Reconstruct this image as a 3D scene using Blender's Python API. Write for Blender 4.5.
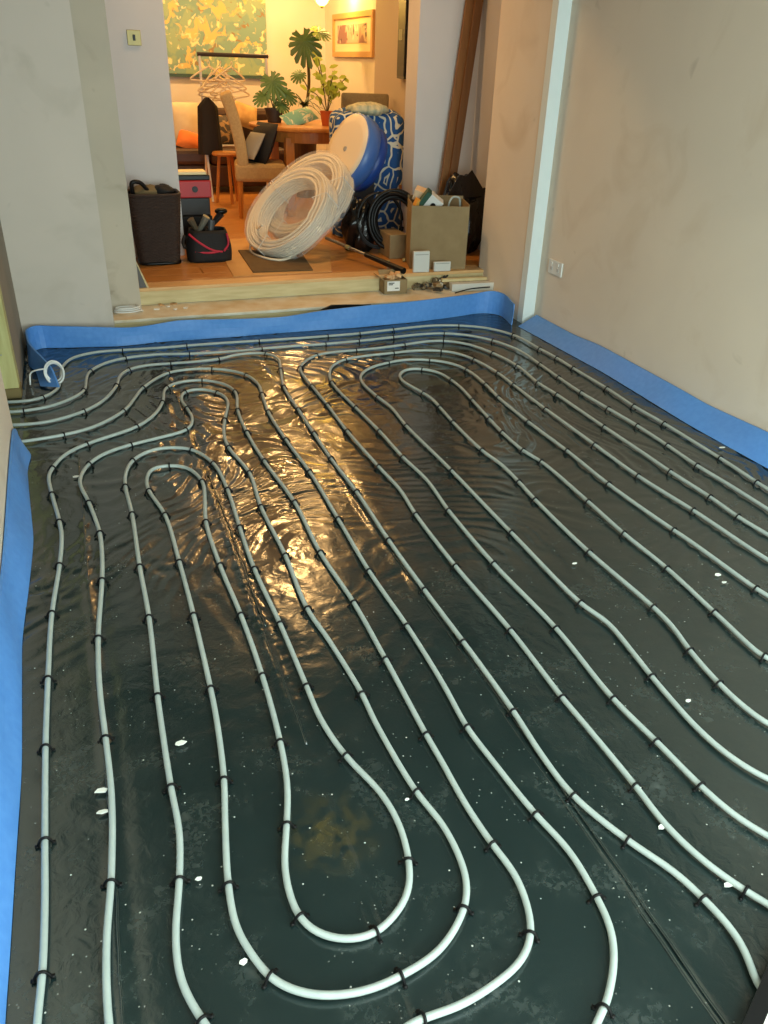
import bpy, bmesh, math, random
import numpy as np
from mathutils import Matrix, Vector
random.seed(7); rng = np.random.default_rng(11)
S = bpy.context.scene
for o in list(bpy.data.objects): bpy.data.objects.remove(o)
COL = S.collection
PI = math.pi

# ---------------------------------------------------------------- camera, world, lights, exposure
FPX, PITCH, ROLL, YAW, HC = 795.0, math.radians(29.40), math.radians(1.905), math.radians(21.098), 1.48
_f = np.array([math.sin(YAW)*math.cos(PITCH), math.cos(YAW)*math.cos(PITCH), -math.sin(PITCH)])
_r0 = np.array([math.cos(YAW), -math.sin(YAW), 0.0]); _u0 = np.cross(_r0, _f)
_r = _r0*math.cos(ROLL) + _u0*math.sin(ROLL); _u = -_r0*math.sin(ROLL) + _u0*math.cos(ROLL)
CAM = np.array([0, 0, HC])
cd = bpy.data.cameras.new('camera'); cam = bpy.data.objects.new('camera', cd); COL.objects.link(cam)
cd.sensor_fit = 'AUTO'; cd.sensor_width = 36.0; cd.lens = FPX/1024*36.0; cd.clip_start = 0.02; cd.clip_end = 60
cam.matrix_world = Matrix(((_r[0], _u[0], -_f[0], 0), (_r[1], _u[1], -_f[1], 0), (_r[2], _u[2], -_f[2], HC), (0, 0, 0, 1)))
S.camera = cam

W = bpy.data.worlds.new('world'); S.world = W; W.use_nodes = True
W.node_tree.nodes['Background'].inputs[0].default_value = (0.62, 0.80, 0.86, 1)
W.node_tree.nodes['Background'].inputs[1].default_value = 0.25

def area(name, loc, target, sx, sy, watts, col, shape='RECTANGLE', spread=180):
    l = bpy.data.lights.new(name, 'AREA'); l.shape = shape; l.size = sx; l.size_y = sy
    l.energy = watts; l.color = col; l.spread = math.radians(spread)
    o = bpy.data.objects.new(name, l); COL.objects.link(o); o.location = loc
    o.rotation_euler = (Vector(target)-Vector(loc)).to_track_quat('-Z', 'Y').to_euler()
    return o
COOL = (0.81, 1.0, 0.97); WARM = (1.0, 0.57, 0.205)
area('daylight_patio_door', (1.25, -1.78, 1.10), (1.25, 4, 0.9), 2.2, 1.9, 100, COOL)      # the glazed doors behind the camera
area('overhead_fill', (1.3, -0.35, 2.46), (1.3, -0.35, 0), 1.6, 1.2, 58, COOL)          # added cool fill for walls and foreground, below the closed ceiling
DOWN = [(1.45, 5.85, 12), (1.0, 7.3, 5), (2.1, 7.4, 6), (0.0, 8.0, 11), (1.1, 9.6, 16), (2.3, 9.6, 16)]
S.view_settings.view_transform = 'Standard'; S.view_settings.look = 'None'
S.view_settings.gamma = 1.0; S.view_settings.use_curve_mapping = False
S.view_settings.exposure = 0.68

# ---------------------------------------------------------------- pixel helpers (a pixel gives a direction; the plane gives the distance)
def ray(x, y): return _r*(x-384) + _u*(512-y) + _f*FPX
def gz(x, y, z=0.0):
    d = ray(x, y); return CAM + d*((z-HC)/d[2])
def aty(x, y, Y):
    d = ray(x, y); return CAM + d*(Y/d[1])
def atx(x, y, X):
    d = ray(x, y); return CAM + d*(X/d[0])
ZU, ZL = 0.22, 0.115            # dining floor level, timber ledge level

# ---------------------------------------------------------------- materials
MATS = {}
def lin(c): return tuple(((v/255)/12.92 if v/255 <= 0.04045 else ((v/255+0.055)/1.055)**2.4) for v in c)
def mat(name, col, rough=0.6, col2=None, scale=6.0, bump=0.0, bscale=60.0, metal=0.0, spec=0.5, detail=4, trans=0.0, stretch=(1, 1, 1), sss=0.0, emit=None, estr=0.0):
    if name in MATS: return MATS[name]
    m = bpy.data.materials.new(name); m.use_nodes = True; nt = m.node_tree; b = nt.nodes['Principled BSDF']
    b.inputs['Base Color'].default_value = (*lin(col), 1); b.inputs['Roughness'].default_value = rough
    b.inputs['Metallic'].default_value = metal; b.inputs['Specular IOR Level'].default_value = spec
    b.inputs['Transmission Weight'].default_value = trans
    if emit: b.inputs['Emission Color'].default_value = (*emit, 1); b.inputs['Emission Strength'].default_value = estr
    tc = nt.nodes.new('ShaderNodeTexCoord'); mp = nt.nodes.new('ShaderNodeMapping'); mp.inputs['Scale'].default_value = stretch
    nt.links.new(tc.outputs['Object'], mp.inputs['Vector'])
    if col2:
        n = nt.nodes.new('ShaderNodeTexNoise'); n.inputs['Scale'].default_value = scale; n.inputs['Detail'].default_value = detail
        nt.links.new(mp.outputs[0], n.inputs['Vector'])
        rp = nt.nodes.new('ShaderNodeValToRGB'); rp.color_ramp.elements[0].position = 0.35; rp.color_ramp.elements[1].position = 0.68
        rp.color_ramp.elements[0].color = (*lin(col), 1); rp.color_ramp.elements[1].color = (*lin(col2), 1)
        nt.links.new(n.outputs['Fac'], rp.inputs[0]); nt.links.new(rp.outputs[0], b.inputs['Base Color'])
    if bump:
        n2 = nt.nodes.new('ShaderNodeTexNoise'); n2.inputs['Scale'].default_value = bscale; n2.inputs['Detail'].default_value = 3
        nt.links.new(mp.outputs[0], n2.inputs['Vector'])
        bp = nt.nodes.new('ShaderNodeBump'); bp.inputs['Strength'].default_value = bump; bp.inputs['Distance'].default_value = 0.01
        nt.links.new(n2.outputs['Fac'], bp.inputs['Height']); nt.links.new(bp.outputs[0], b.inputs['Normal'])
    MATS[name] = m; return m

def plaster(name, c1, c2, c3, s=1.0):
    """bare skimmed plaster: broad patchy drying marks, trowel clouds, small scuffs"""
    m = bpy.data.materials.new(name); m.use_nodes = True; nt = m.node_tree; b = nt.nodes['Principled BSDF']
    b.inputs['Roughness'].default_value = 0.75; b.inputs['Specular IOR Level'].default_value = 0.3
    tc = nt.nodes.new('ShaderNodeTexCoord')
    def noise(sc, det, dist=0.0):
        n = nt.nodes.new('ShaderNodeTexNoise'); n.inputs['Scale'].default_value = sc; n.inputs['Detail'].default_value = det
        n.inputs['Distortion'].default_value = dist; nt.links.new(tc.outputs['Object'], n.inputs['Vector']); return n
    def ramp(n, p0, p1):
        r = nt.nodes.new('ShaderNodeValToRGB'); r.color_ramp.elements[0].position = p0; r.color_ramp.elements[1].position = p1
        nt.links.new(n.outputs['Fac'], r.inputs[0]); return r
    def mix(fac, a, c):
        x = nt.nodes.new('ShaderNodeMix'); x.data_type = 'RGBA'
        nt.links.new(fac, x.inputs['Factor'])
        if isinstance(a, tuple): x.inputs['A'].default_value = (*lin(a), 1)
        else: nt.links.new(a, x.inputs['A'])
        x.inputs['B'].default_value = (*lin(c), 1); return x.outputs['Result']
    o = mix(ramp(noise(1.3*s, 3, 0.6), 0.38, 0.66).outputs[0], c1, c2)
    o = mix(ramp(noise(2.6*s, 5, 1.0), 0.55, 0.80).outputs[0], o, c3)
    o = mix(ramp(noise(7.0*s, 2, 0.4), 0.72, 0.84).outputs[0], o, tuple(int(v*0.9) for v in c3))
    nt.links.new(o, b.inputs['Base Color'])
    bp = nt.nodes.new('ShaderNodeBump'); bp.inputs['Strength'].default_value = 0.08; bp.inputs['Distance'].default_value = 0.01
    nt.links.new(noise(9, 4).outputs['Fac'], bp.inputs['Height']); nt.links.new(bp.outputs[0], b.inputs['Normal'])
    MATS[name] = m; return m

def membrane_mat():
    m = bpy.data.materials.new('black_polythene'); m.use_nodes = True; nt = m.node_tree; b = nt.nodes['Principled BSDF']
    L = nt.links; tc = nt.nodes.new('ShaderNodeTexCoord')
    def noise(sc, det, dist=0.0):
        n = nt.nodes.new('ShaderNodeTexNoise'); n.inputs['Scale'].default_value = sc; n.inputs['Detail'].default_value = det
        n.inputs['Distortion'].default_value = dist; L.new(tc.outputs['Object'], n.inputs['Vector']); return n.outputs['Fac']
    def rmp(src, p0, p1, a=0.0, c=1.0):
        r = nt.nodes.new('ShaderNodeMapRange'); r.inputs['From Min'].default_value = p0; r.inputs['From Max'].default_value = p1
        r.inputs['To Min'].default_value = a; r.inputs['To Max'].default_value = c; L.new(src, r.inputs['Value']); return r.outputs[0]
    def mth(op, a, c):
        x = nt.nodes.new('ShaderNodeMath'); x.operation = op
        for i, v in enumerate((a, c)):
            if isinstance(v, (int, float)): x.inputs[i].default_value = v
            else: L.new(v, x.inputs[i])
        return x.outputs[0]
    def mix(fac, a, c):
        x = nt.nodes.new('ShaderNodeMix'); x.data_type = 'RGBA'; L.new(fac, x.inputs['Factor'])
        if isinstance(a, tuple): x.inputs['A'].default_value = (*a, 1)
        else: L.new(a, x.inputs['A'])
        x.inputs['B'].default_value = (*c, 1); return x.outputs['Result']
    sep = nt.nodes.new('ShaderNodeSeparateXYZ'); L.new(tc.outputs['Object'], sep.inputs[0])
    # plaster dust and footprints: smudges, scratches, specks (more of it near the door end where people walk)
    near = rmp(sep.outputs['Y'], 3.2, 1.3)
    smudge = mth('MULTIPLY', rmp(noise(6.5, 12, 0.9), 0.50, 0.78), rmp(noise(70, 8, 0.8), 0.40, 0.75))
    smudge = mth('MULTIPLY', smudge, mth('ADD', mth('MULTIPLY', near, 0.9), 0.12))
    v = nt.nodes.new('ShaderNodeTexVoronoi'); v.inputs['Scale'].default_value = 40; L.new(tc.outputs['Object'], v.inputs['Vector'])
    vc = nt.nodes.new('ShaderNodeSeparateColor'); L.new(v.outputs['Color'], vc.inputs[0])
    speck = mth('MULTIPLY', rmp(v.outputs['Distance'], 0.10, 0.05), mth('GREATER_THAN', vc.outputs[0], 0.78))
    v2 = nt.nodes.new('ShaderNodeTexVoronoi'); v2.inputs['Scale'].default_value = 75; L.new(tc.outputs['Object'], v2.inputs['Vector'])
    v2c = nt.nodes.new('ShaderNodeSeparateColor'); L.new(v2.outputs['Color'], v2c.inputs[0])
    speck2 = mth('MULTIPLY', mth('MULTIPLY', rmp(v2.outputs['Distance'], 0.16, 0.08), mth('GREATER_THAN', v2c.outputs[0], 0.6)), rmp(noise(4, 3), 0.50, 0.62))
    speck = mth('MAXIMUM', speck, mth('MULTIPLY', speck2, 0.6))
    o = mix(mth('MULTIPLY', smudge, 0.35), (0.0095, 0.0205, 0.0200), (0.13, 0.16, 0.14))
    # ochre mud stain with a shape of its own
    d = nt.nodes.new('ShaderNodeVectorMath'); d.operation = 'DISTANCE'; L.new(tc.outputs['Object'], d.inputs[0]); d.inputs[1].default_value = (0.335, 1.135, 0)
    st = mth('MULTIPLY', rmp(d.outputs['Value'], 0.13, 0.02), rmp(noise(24, 9, 0.6), 0.42, 0.66))
    o = mix(mth('MULTIPLY', st, 0.55), o, (0.11, 0.080, 0.022))
    o = mix(mth('MULTIPLY', speck, 0.9), o, (0.62, 0.64, 0.58))
    L.new(o, b.inputs['Base Color'])
    rg = rmp(noise(3.2, 5), 0.3, 0.75, 0.10, 0.22)
    L.new(mth('ADD', rg, mth('MULTIPLY', mth('ADD', smudge, mth('MULTIPLY', near, 0.12)), 0.45)), b.inputs['Roughness'])
    b.inputs['IOR'].default_value = 1.85; b.inputs['Specular IOR Level'].default_value = 0.55
    bp = nt.nodes.new('ShaderNodeBump'); bp.inputs['Strength'].default_value = 0.32; bp.inputs['Distance'].default_value = 0.004
    L.new(noise(26, 3, 0.6), bp.inputs['Height']); L.new(bp.outputs[0], b.inputs['Normal'])
    return m

def film_mat():
    m = bpy.data.materials.new('clear_shrink_film'); m.use_nodes = True; nt = m.node_tree
    for n in list(nt.nodes): nt.nodes.remove(n)
    out = nt.nodes.new('ShaderNodeOutputMaterial'); mx = nt.nodes.new('ShaderNodeMixShader'); t = nt.nodes.new('ShaderNodeBsdfTransparent')
    g = nt.nodes.new('ShaderNodeBsdfPrincipled'); g.inputs['Base Color'].default_value = (0.75, 0.75, 0.75, 1); g.inputs['Roughness'].default_value = 0.12
    tc = nt.nodes.new('ShaderNodeTexCoord'); n = nt.nodes.new('ShaderNodeTexNoise'); n.inputs['Scale'].default_value = 14; n.inputs['Distortion'].default_value = 1.5
    bp = nt.nodes.new('ShaderNodeBump'); bp.inputs['Strength'].default_value = 0.8; bp.inputs['Distance'].default_value = 0.03
    nt.links.new(tc.outputs['Object'], n.inputs['Vector']); nt.links.new(n.outputs['Fac'], bp.inputs['Height']); nt.links.new(bp.outputs[0], g.inputs['Normal'])
    mx.inputs[0].default_value = 0.23
    nt.links.new(t.outputs[0], mx.inputs[1]); nt.links.new(g.outputs[0], mx.inputs[2]); nt.links.new(mx.outputs[0], out.inputs[0])
    return m

def lines_mat(name, base, line, scale=5.0):
    """fabric print: wandering pale contour lines on a blue ground"""
    m = bpy.data.materials.new(name); m.use_nodes = True; nt = m.node_tree; b = nt.nodes['Principled BSDF']; b.inputs['Roughness'].default_value = 0.85
    tc = nt.nodes.new('ShaderNodeTexCoord'); v = nt.nodes.new('ShaderNodeTexVoronoi'); v.feature = 'DISTANCE_TO_EDGE'; v.inputs['Scale'].default_value = scale
    n = nt.nodes.new('ShaderNodeTexNoise'); n.inputs['Scale'].default_value = 6
    ad = nt.nodes.new('ShaderNodeVectorMath'); ad.operation = 'MULTIPLY_ADD'; ad.inputs[1].default_value = (0.09, 0.09, 0.09)
    nt.links.new(tc.outputs['Object'], n.inputs['Vector']); nt.links.new(n.outputs['Color'], ad.inputs[0]); nt.links.new(tc.outputs['Object'], ad.inputs[2])
    nt.links.new(ad.outputs[0], v.inputs['Vector'])
    w = nt.nodes.new('ShaderNodeMath'); w.operation = 'PINGPONG'; w.inputs[1].default_value = 0.14; nt.links.new(v.outputs['Distance'], w.inputs[0])
    r = nt.nodes.new('ShaderNodeValToRGB'); r.color_ramp.elements[0].position = 0.035; r.color_ramp.elements[1].position = 0.045
    r.color_ramp.elements[0].color = (*lin(line), 1); r.color_ramp.elements[1].color = (*lin(base), 1)
    nt.links.new(w.outputs[0], r.inputs[0]); nt.links.new(r.outputs[0], b.inputs['Base Color']); return m

def blotch_mat(name, base, cols, scale):
    m = bpy.data.materials.new(name); m.use_nodes = True; nt = m.node_tree; b = nt.nodes['Principled BSDF']; b.inputs['Roughness'].default_value = 0.6
    tc = nt.nodes.new('ShaderNodeTexCoord'); cur = None
    for i, (c, sc, p) in enumerate(cols):
        n = nt.nodes.new('ShaderNodeTexNoise'); n.inputs['Scale'].default_value = sc; n.inputs['Detail'].default_value = 3; n.inputs['Distortion'].default_value = 0.8
        mp = nt.nodes.new('ShaderNodeMapping'); mp.inputs['Location'].default_value = (i*7.1, i*3.3, i*1.7)
        nt.links.new(tc.outputs['Object'], mp.inputs[0]); nt.links.new(mp.outputs[0], n.inputs['Vector'])
        r = nt.nodes.new('ShaderNodeMapRange'); r.inputs['From Min'].default_value = p; r.inputs['From Max'].default_value = p+0.06; nt.links.new(n.outputs['Fac'], r.inputs['Value'])
        x = nt.nodes.new('ShaderNodeMix'); x.data_type = 'RGBA'; nt.links.new(r.outputs[0], x.inputs['Factor']); x.inputs['B'].default_value = (*lin(c), 1)
        if cur is None: x.inputs['A'].default_value = (*lin(base), 1)
        else: nt.links.new(cur, x.inputs['A'])
        cur = x.outputs['Result']
    nt.links.new(cur, b.inputs['Base Color']); return m

M_RIGHT = plaster('pink_plaster', (232, 217, 198), (225, 210, 192), (217, 199, 177))
M_GREY = plaster('grey_plaster', (212, 198, 186), (204, 192, 180), (190, 178, 164))
M_WHITE = mat('white_paint', (214, 208, 206), 0.6, (208, 203, 202), 2.0)
M_CREAM = mat('cream_wall_paint', (232, 224, 212), 0.7, (228, 218, 204), 2.0)
M_TAUPE = mat('taupe_wall', (190, 176, 160), 0.7)  # one even tone, greyer than the cream walls
M_PIPE = mat('pipe_plastic', (170, 181, 177), 0.38, (162, 173, 169), 30, spec=0.45)
M_CLIP = mat('black_clip_plastic', (7, 7, 8), 0.5, spec=0.25)
M_FOAM = mat('blue_foam', (84, 142, 216), 0.5, (92, 150, 222), 40, bump=0.05, bscale=220, spec=0.35)
M_TIMBER = mat('pale_timber', (214, 196, 150), 0.7, (196, 176, 128), 5, bump=0.1, bscale=30, stretch=(1, 8, 8))
M_GREENT = mat('treated_timber', (196, 192, 132), 0.7, (180, 172, 112), 5, bump=0.1, bscale=30, stretch=(8, 8, 1))
M_LEDGE = mat('ledge_board', (226, 220, 204), 0.75, (206, 186, 150), 7, detail=6)
M_OAK = mat('oak_floor', (196, 134, 66), 0.35, (178, 116, 52), 6, stretch=(1.2, 10, 1))
M_FURN = mat('oak_furniture', (206, 138, 66), 0.4, (190, 122, 54), 6, stretch=(8, 8, 1))
M_BLACK = mat('black_fabric', (18, 18, 20), 0.75, bump=0.2)
M_BLACKP = mat('black_plastic', (10, 10, 11), 0.4, spec=0.3)
M_BINBAG = mat('bin_bag_film', (15, 15, 16), 0.25, bump=0.9, bscale=14)
M_CARD = mat('brown_cardboard', (150, 128, 92), 0.8, (140, 118, 82), 10)
M_WHITEP = mat('white_plastic', (226, 226, 222), 0.4)
M_STEEL = mat('steel', (170, 168, 162), 0.3, metal=1.0)
M_BRASS = mat('brass', (168, 154, 104), 0.45, metal=0.4)
M_CABLE = mat('white_cable', (226, 228, 226), 0.4)
M_FILM = film_mat()

# ---------------------------------------------------------------- mesh helpers
def rotm(rx=0, ry=0, rz=0): return Matrix.Rotation(rz, 3, 'Z') @ Matrix.Rotation(ry, 3, 'Y') @ Matrix.Rotation(rx, 3, 'X')
class MB:
    def __init__(s): s.v = []; s.f = []
    def add(s, vs, fs):
        k = len(s.v); s.v += [tuple(map(float, p)) for p in vs]; s.f += [tuple(i+k for i in f) for f in fs]; return s
    def box(s, c, d, R=None):
        c = Vector(c); vs = []
        for z in (-.5, .5):
            for y in (-.5, .5):
                for x in (-.5, .5):
                    p = Vector((x*d[0], y*d[1], z*d[2])); p = (R @ p) if R else p; vs.append(c+p)
        return s.add(vs, [(0, 2, 3, 1), (4, 5, 7, 6), (0, 1, 5, 4), (2, 6, 7, 3), (0, 4, 6, 2), (1, 3, 7, 5)])
    def bounds(s, x0, x1, y0, y1, z0, z1): return s.box(((x0+x1)/2, (y0+y1)/2, (z0+z1)/2), (x1-x0, y1-y0, z1-z0))
    def tube(s, pts, r, n=8, closed=False, caps=True):
        P = np.array(pts, float); N = len(P); rr = np.full(N, r) if np.isscalar(r) else np.array(r)
        T = np.zeros_like(P)
        if closed: T = np.roll(P, -1, 0)-np.roll(P, 1, 0)
        else: T[1:-1] = P[2:]-P[:-2]; T[0] = P[1]-P[0]; T[-1] = P[-1]-P[-2]
        T /= np.linalg.norm(T, axis=1)[:, None]+1e-12
        u = np.cross(T[0], (0, 0, 1)); u = np.cross(T[0], (1, 0, 0)) if np.linalg.norm(u) < .1 else u; u /= np.linalg.norm(u)
        vs = []
        for i in range(N):
            u = u-T[i]*(u@T[i]); u /= np.linalg.norm(u)+1e-12; w = np.cross(T[i], u)
            for k in range(n):
                a = 2*PI*k/n; vs.append(P[i]+rr[i]*(math.cos(a)*u+math.sin(a)*w))
        fs = []
        for i in range(N if closed else N-1):
            j = (i+1) % N
            for k in range(n): fs.append((i*n+k, i*n+(k+1) % n, j*n+(k+1) % n, j*n+k))
        if caps and not closed: fs += [tuple(range(n))[::-1], tuple((N-1)*n+k for k in range(n))]
        return s.add(vs, fs)
    def lathe(s, prof, c, n=24, R=None):
        c = Vector(c); vs = []; fs = []
        for r, z in prof:
            for k in range(n):
                a = 2*PI*k/n; p = Vector((r*math.cos(a), r*math.sin(a), z)); vs.append(c+((R @ p) if R else p))
        for i in range(len(prof)-1):
            for k in range(n): fs.append((i*n+k, i*n+(k+1) % n, (i+1)*n+(k+1) % n, (i+1)*n+k))
        if prof[0][0] > 1e-6: fs.append(tuple(range(n))[::-1])
        if prof[-1][0] > 1e-6: fs.append(tuple((len(prof)-1)*n+k for k in range(n)))
        return s.add(vs, fs)
    def grid(s, fn, nu, nv, cu=False):
        vs = [fn(i/(nu if cu else nu-1), j/(nv-1)) for j in range(nv) for i in range(nu)]; fs = []
        for j in range(nv-1):
            for i in range(nu if cu else nu-1):
                fs.append((j*nu+i, j*nu+(i+1) % nu, (j+1)*nu+(i+1) % nu, (j+1)*nu+i))
        return s.add(vs, fs)
    def prism(s, poly, t, M):
        """poly: 2-D outline, extruded t along local z, placed by the 4x4 matrix M"""
        n = len(poly); vs = [M @ Vector((x, y, z)) for z in (0, t) for x, y in poly]
        return s.add(vs, [tuple(range(n))[::-1], tuple(range(n, 2*n))]+[(i, (i+1) % n, n+(i+1) % n, n+i) for i in range(n)])
    def build(s, name, m, parent=None, smooth=False, bevel=0.0, world=True, solid=0.0):
        me = bpy.data.meshes.new(name); off = np.array(parent.location) if (parent is not None and world) else np.zeros(3)
        me.from_pydata([tuple(np.array(p)-off) for p in s.v], [], s.f); me.update()
        me.materials.append(m)
        if smooth: me.polygons.foreach_set('use_smooth', [True]*len(me.polygons))
        o = bpy.data.objects.new(name, me); COL.objects.link(o); o.parent = parent
        if solid: md = o.modifiers.new('solid', 'SOLIDIFY'); md.thickness = solid
        if bevel: md = o.modifiers.new('bevel', 'BEVEL'); md.width = bevel; md.segments = 2; md.limit_method = 'ANGLE'
        return o
def tag(o, label, cat, group=None, kind=None):
    if label: o['label'] = label
    if cat: o['category'] = cat
    if group: o['group'] = group
    if kind: o['kind'] = kind
    return o
def thing(name, label, cat, loc=(0, 0, 0), rz=0.0, group=None):
    o = bpy.data.objects.new(name, None); COL.objects.link(o); o.location = tuple(map(float, loc)); o.rotation_euler = (0, 0, rz)
    o.empty_display_size = 0.1
    return tag(o, label, cat, group)
def struct(name, mb, m, label=None, parent=None, **k):
    o = mb.build(name, m, parent, **k)
    if parent is None: o['kind'] = 'structure'
    if label: o['label'] = label
    return o
def catmull(P, step=0.01, closed=False):
    P = np.array(P, float); out = []
    Q = np.vstack([2*P[0]-P[1], P, 2*P[-1]-P[-2]])
    for i in range(1, len(Q)-2):
        p0, p1, p2, p3 = Q[i-1:i+3]
        t0 = 0; t1 = t0+max(np.linalg.norm(p1-p0), 1e-6)**.5; t2 = t1+max(np.linalg.norm(p2-p1), 1e-6)**.5; t3 = t2+max(np.linalg.norm(p3-p2), 1e-6)**.5
        n = max(2, int(np.linalg.norm(p2-p1)/step))
        for t in np.linspace(t1, t2, n, endpoint=False):
            A1 = (t1-t)/(t1-t0)*p0+(t-t0)/(t1-t0)*p1; A2 = (t2-t)/(t2-t1)*p1+(t-t1)/(t2-t1)*p2; A3 = (t3-t)/(t3-t2)*p2+(t-t2)/(t3-t2)*p3
            B1 = (t2-t)/(t2-t0)*A1+(t-t0)/(t2-t0)*A2; B2 = (t3-t)/(t3-t1)*A2+(t-t1)/(t3-t1)*A3
            out.append((t2-t)/(t2-t1)*B1+(t-t1)/(t2-t1)*B2)
    out.append(P[-1]); return np.array(out)
def resample(P, step):
    d = np.r_[0, np.cumsum(np.linalg.norm(np.diff(P, axis=0), axis=1))]; n = max(2, int(d[-1]/step)); t = np.linspace(0, d[-1], n)
    return np.stack([np.interp(t, d, P[:, k]) for k in range(P.shape[1])], 1)
def gsmooth(P, sig):
    k = np.arange(-int(3*sig), int(3*sig)+1); w = np.exp(-.5*(k/sig)**2); w /= w.sum(); h = len(k)//2
    Q = np.vstack([2*P[0]-P[h:0:-1], P, 2*P[-1]-P[-2:-h-2:-1]])
    return np.stack([np.convolve(Q[:, j], w, 'valid') for j in range(P.shape[1])], 1)
# vectorised 2-D gradient noise
_perm = rng.permutation(256); _ga = rng.uniform(0, 2*PI, 256)
def gn(x, y, seed=0):
    xi = np.floor(x).astype(int); yi = np.floor(y).astype(int); fx = x-xi; fy = y-yi
    def g(ix, iy, dx, dy):
        a = _ga[_perm[(_perm[(ix+seed) % 256]+iy) % 256]]; return np.cos(a)*dx+np.sin(a)*dy
    u = fx*fx*fx*(fx*(fx*6-15)+10); v = fy*fy*fy*(fy*(fy*6-15)+10)
    a = g(xi, yi, fx, fy); b = g(xi+1, yi, fx-1, fy); c = g(xi, yi+1, fx, fy-1); d = g(xi+1, yi+1, fx-1, fy-1)
    return (a+u*(b-a))*(1-v)+(c+u*(d-c))*v

# ---------------------------------------------------------------- the setting: near room
XL, XR, YF, YB, ZC = -0.365, 2.785, 4.90, -1.85, 2.52
struct('floor', MB().bounds(-1.5, XR+.3, YB-.2, 5.2, -0.15, -0.012), mat('concrete', (90, 92, 90), 0.9, (78, 80, 78)), 'concrete subfloor of the extension under the black sheet')
struct('wall_right', MB().bounds(XR, XR+.2, YB-.2, 5.27, -0.012, ZC+.1), M_RIGHT, 'bare pinkish plaster wall on the right')
struct('wall_left', MB().bounds(XL-.12, XL, YB-.2, 3.44, -0.012, ZC+.1), M_RIGHT, 'bare plaster wall along the left edge')
o = struct('wall_left_end', MB().bounds(XL-.10, XL, 4.16, YF+.02, 0.0, ZC+.1), mat('brown_plaster', (150, 138, 122), 0.8, (138, 126, 110), 3), 'short brownish wall piece in the left corner')
struct('wall_far', MB().bounds(-1.5, 0.14, YF, 5.14, -0.012, ZC+.1), M_GREY, 'grey plastered wall facing the camera left of the opening')
struct('wall_far_pier', MB().bounds(0.14, 0.32, 5.12, 5.42, ZL, ZC+.1), plaster('pier_plaster', (196, 184, 166), (186, 175, 158), (168, 155, 136), 1.6), 'narrow grey plastered pier at the left side of the opening')
struct('wall_far_lintel', MB().bounds(0.14, XR, YF, 5.42, 2.36, ZC+.1), M_GREY, 'plastered wall over the opening')
struct('wall_back', MB().bounds(XL-.2, 0.1, YB-.12, YB, -0.012, ZC).bounds(2.4, XR, YB-.12, YB, -0.012, ZC).bounds(0.1, 2.4, YB-.12, YB, 2.1, ZC), M_RIGHT, 'back wall with the patio door behind the camera')
w1 = struct('door_1', MB().bounds(0.1, 0.16, YB-.1, YB-.04, 0, 2.1).bounds(2.34, 2.4, YB-.1, YB-.04, 0, 2.1).bounds(1.22, 1.28, YB-.1, YB-.04, 0, 2.1).bounds(0.1, 2.4, YB-.1, YB-.04, 2.04, 2.1), M_WHITEP, 'white patio door frame behind the camera')
struct('ceiling', MB().bounds(-1.5, XR+.2, YB-.2, YF+.3, ZC, ZC+.1), mat('dimmed_ceiling', (120, 118, 112), .8), 'unseen ceiling of the extension, greyed to dim its reflection')  # out of view; grey chosen to weaken its reflection in the sheet
struct('wall_side_room', MB().bounds(-1.5, -1.4, 2.9, 5.0, -0.012, ZC).bounds(-1.5, XL-.12, 2.8, 2.9, -0.012, ZC), M_GREY, 'plastered wall of the side passage behind the left gap')
# white painted trim on the right wall at the opening
XB = 2.705
struct('wall_right_reveal', MB().bounds(XB, XR, 4.585, 5.27, 0.0, ZC), M_RIGHT, 'plastered reveal at the right side of the opening')
struct('trim_1', MB().bounds(XB-.004, XR, 4.571, 4.585, 0.0, ZC).bounds(XB-.004, XB, 4.585, 4.64, 0.0, ZC), mat('white_trim_paint', (226, 236, 236), 0.45), 'white painted vertical trim strip on right wall beside the opening')
# timber step: ledge + riser, with the ledge carrying the rubble
struct('trim_2', MB().bounds(0.14, XB, YF, 4.945, 0.0, ZL-.018), M_TIMBER, 'pale timber face of the lower step')
struct('trim_3', MB().bounds(0.14, XB, YF-.012, 5.22, ZL-.018, ZL), M_LEDGE, 'whitish dusty ledge board of the lower step', bevel=.003)
struct('trim_4', MB().bounds(0.32, XB, 5.20, 5.25, ZL, ZU-.004), M_TIMBER, 'pale timber riser of the upper step')
struct('trim_5', MB().bounds(0.32, XB, 5.19, 5.33, ZU-.022, ZU), mat('nosing_timber', (222, 178, 122), 0.5, (206, 160, 104), 5, stretch=(1, 9, 9)), 'pale wooden nosing board on the edge of the dining floor', bevel=.004)

# dining room shell
YD = 10.5; XS = 3.11; XH = 2.985; YN = 6.10
fl = struct('floor_dining', MB().bounds(-2.6, 3.5, 5.25, YD+.2, 0.02, ZU-.018), mat('floor_base', (90, 60, 30), 0.7), 'oak plank floor of the dining room')
plank = None
for r in range(30):
    y0 = 5.335+r*0.178; x = -2.6-(r*0.53) % 1.3
    if y0 > YD: break
    while x < 3.2:
        if plank is None:
            plank = MB().box((0, 0, 0), (1.296, 0.175, 0.014)).build('plank', M_OAK, fl, world=False, bevel=.0015); p = plank
        else:
            p = plank.copy(); COL.objects.link(p)
        p.location = (x+.65, y0+.089, ZU-.007+random.uniform(-.0003, .0003)); p.rotation_euler = (0, 0, PI*random.randint(0, 1))
        x += 1.3
struct('wall_hall_left', MB().bounds(-0.7, 0.735, YN, YN+.12, ZU-.1, 2.75), M_WHITE, 'white painted wall with a brass light switch')
struct('wall_hall_side', MB().bounds(-0.75, -0.62, 5.14, YN+.12, ZU-.1, 2.75), M_WHITE, 'white side wall of the hall behind the pier')
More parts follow.
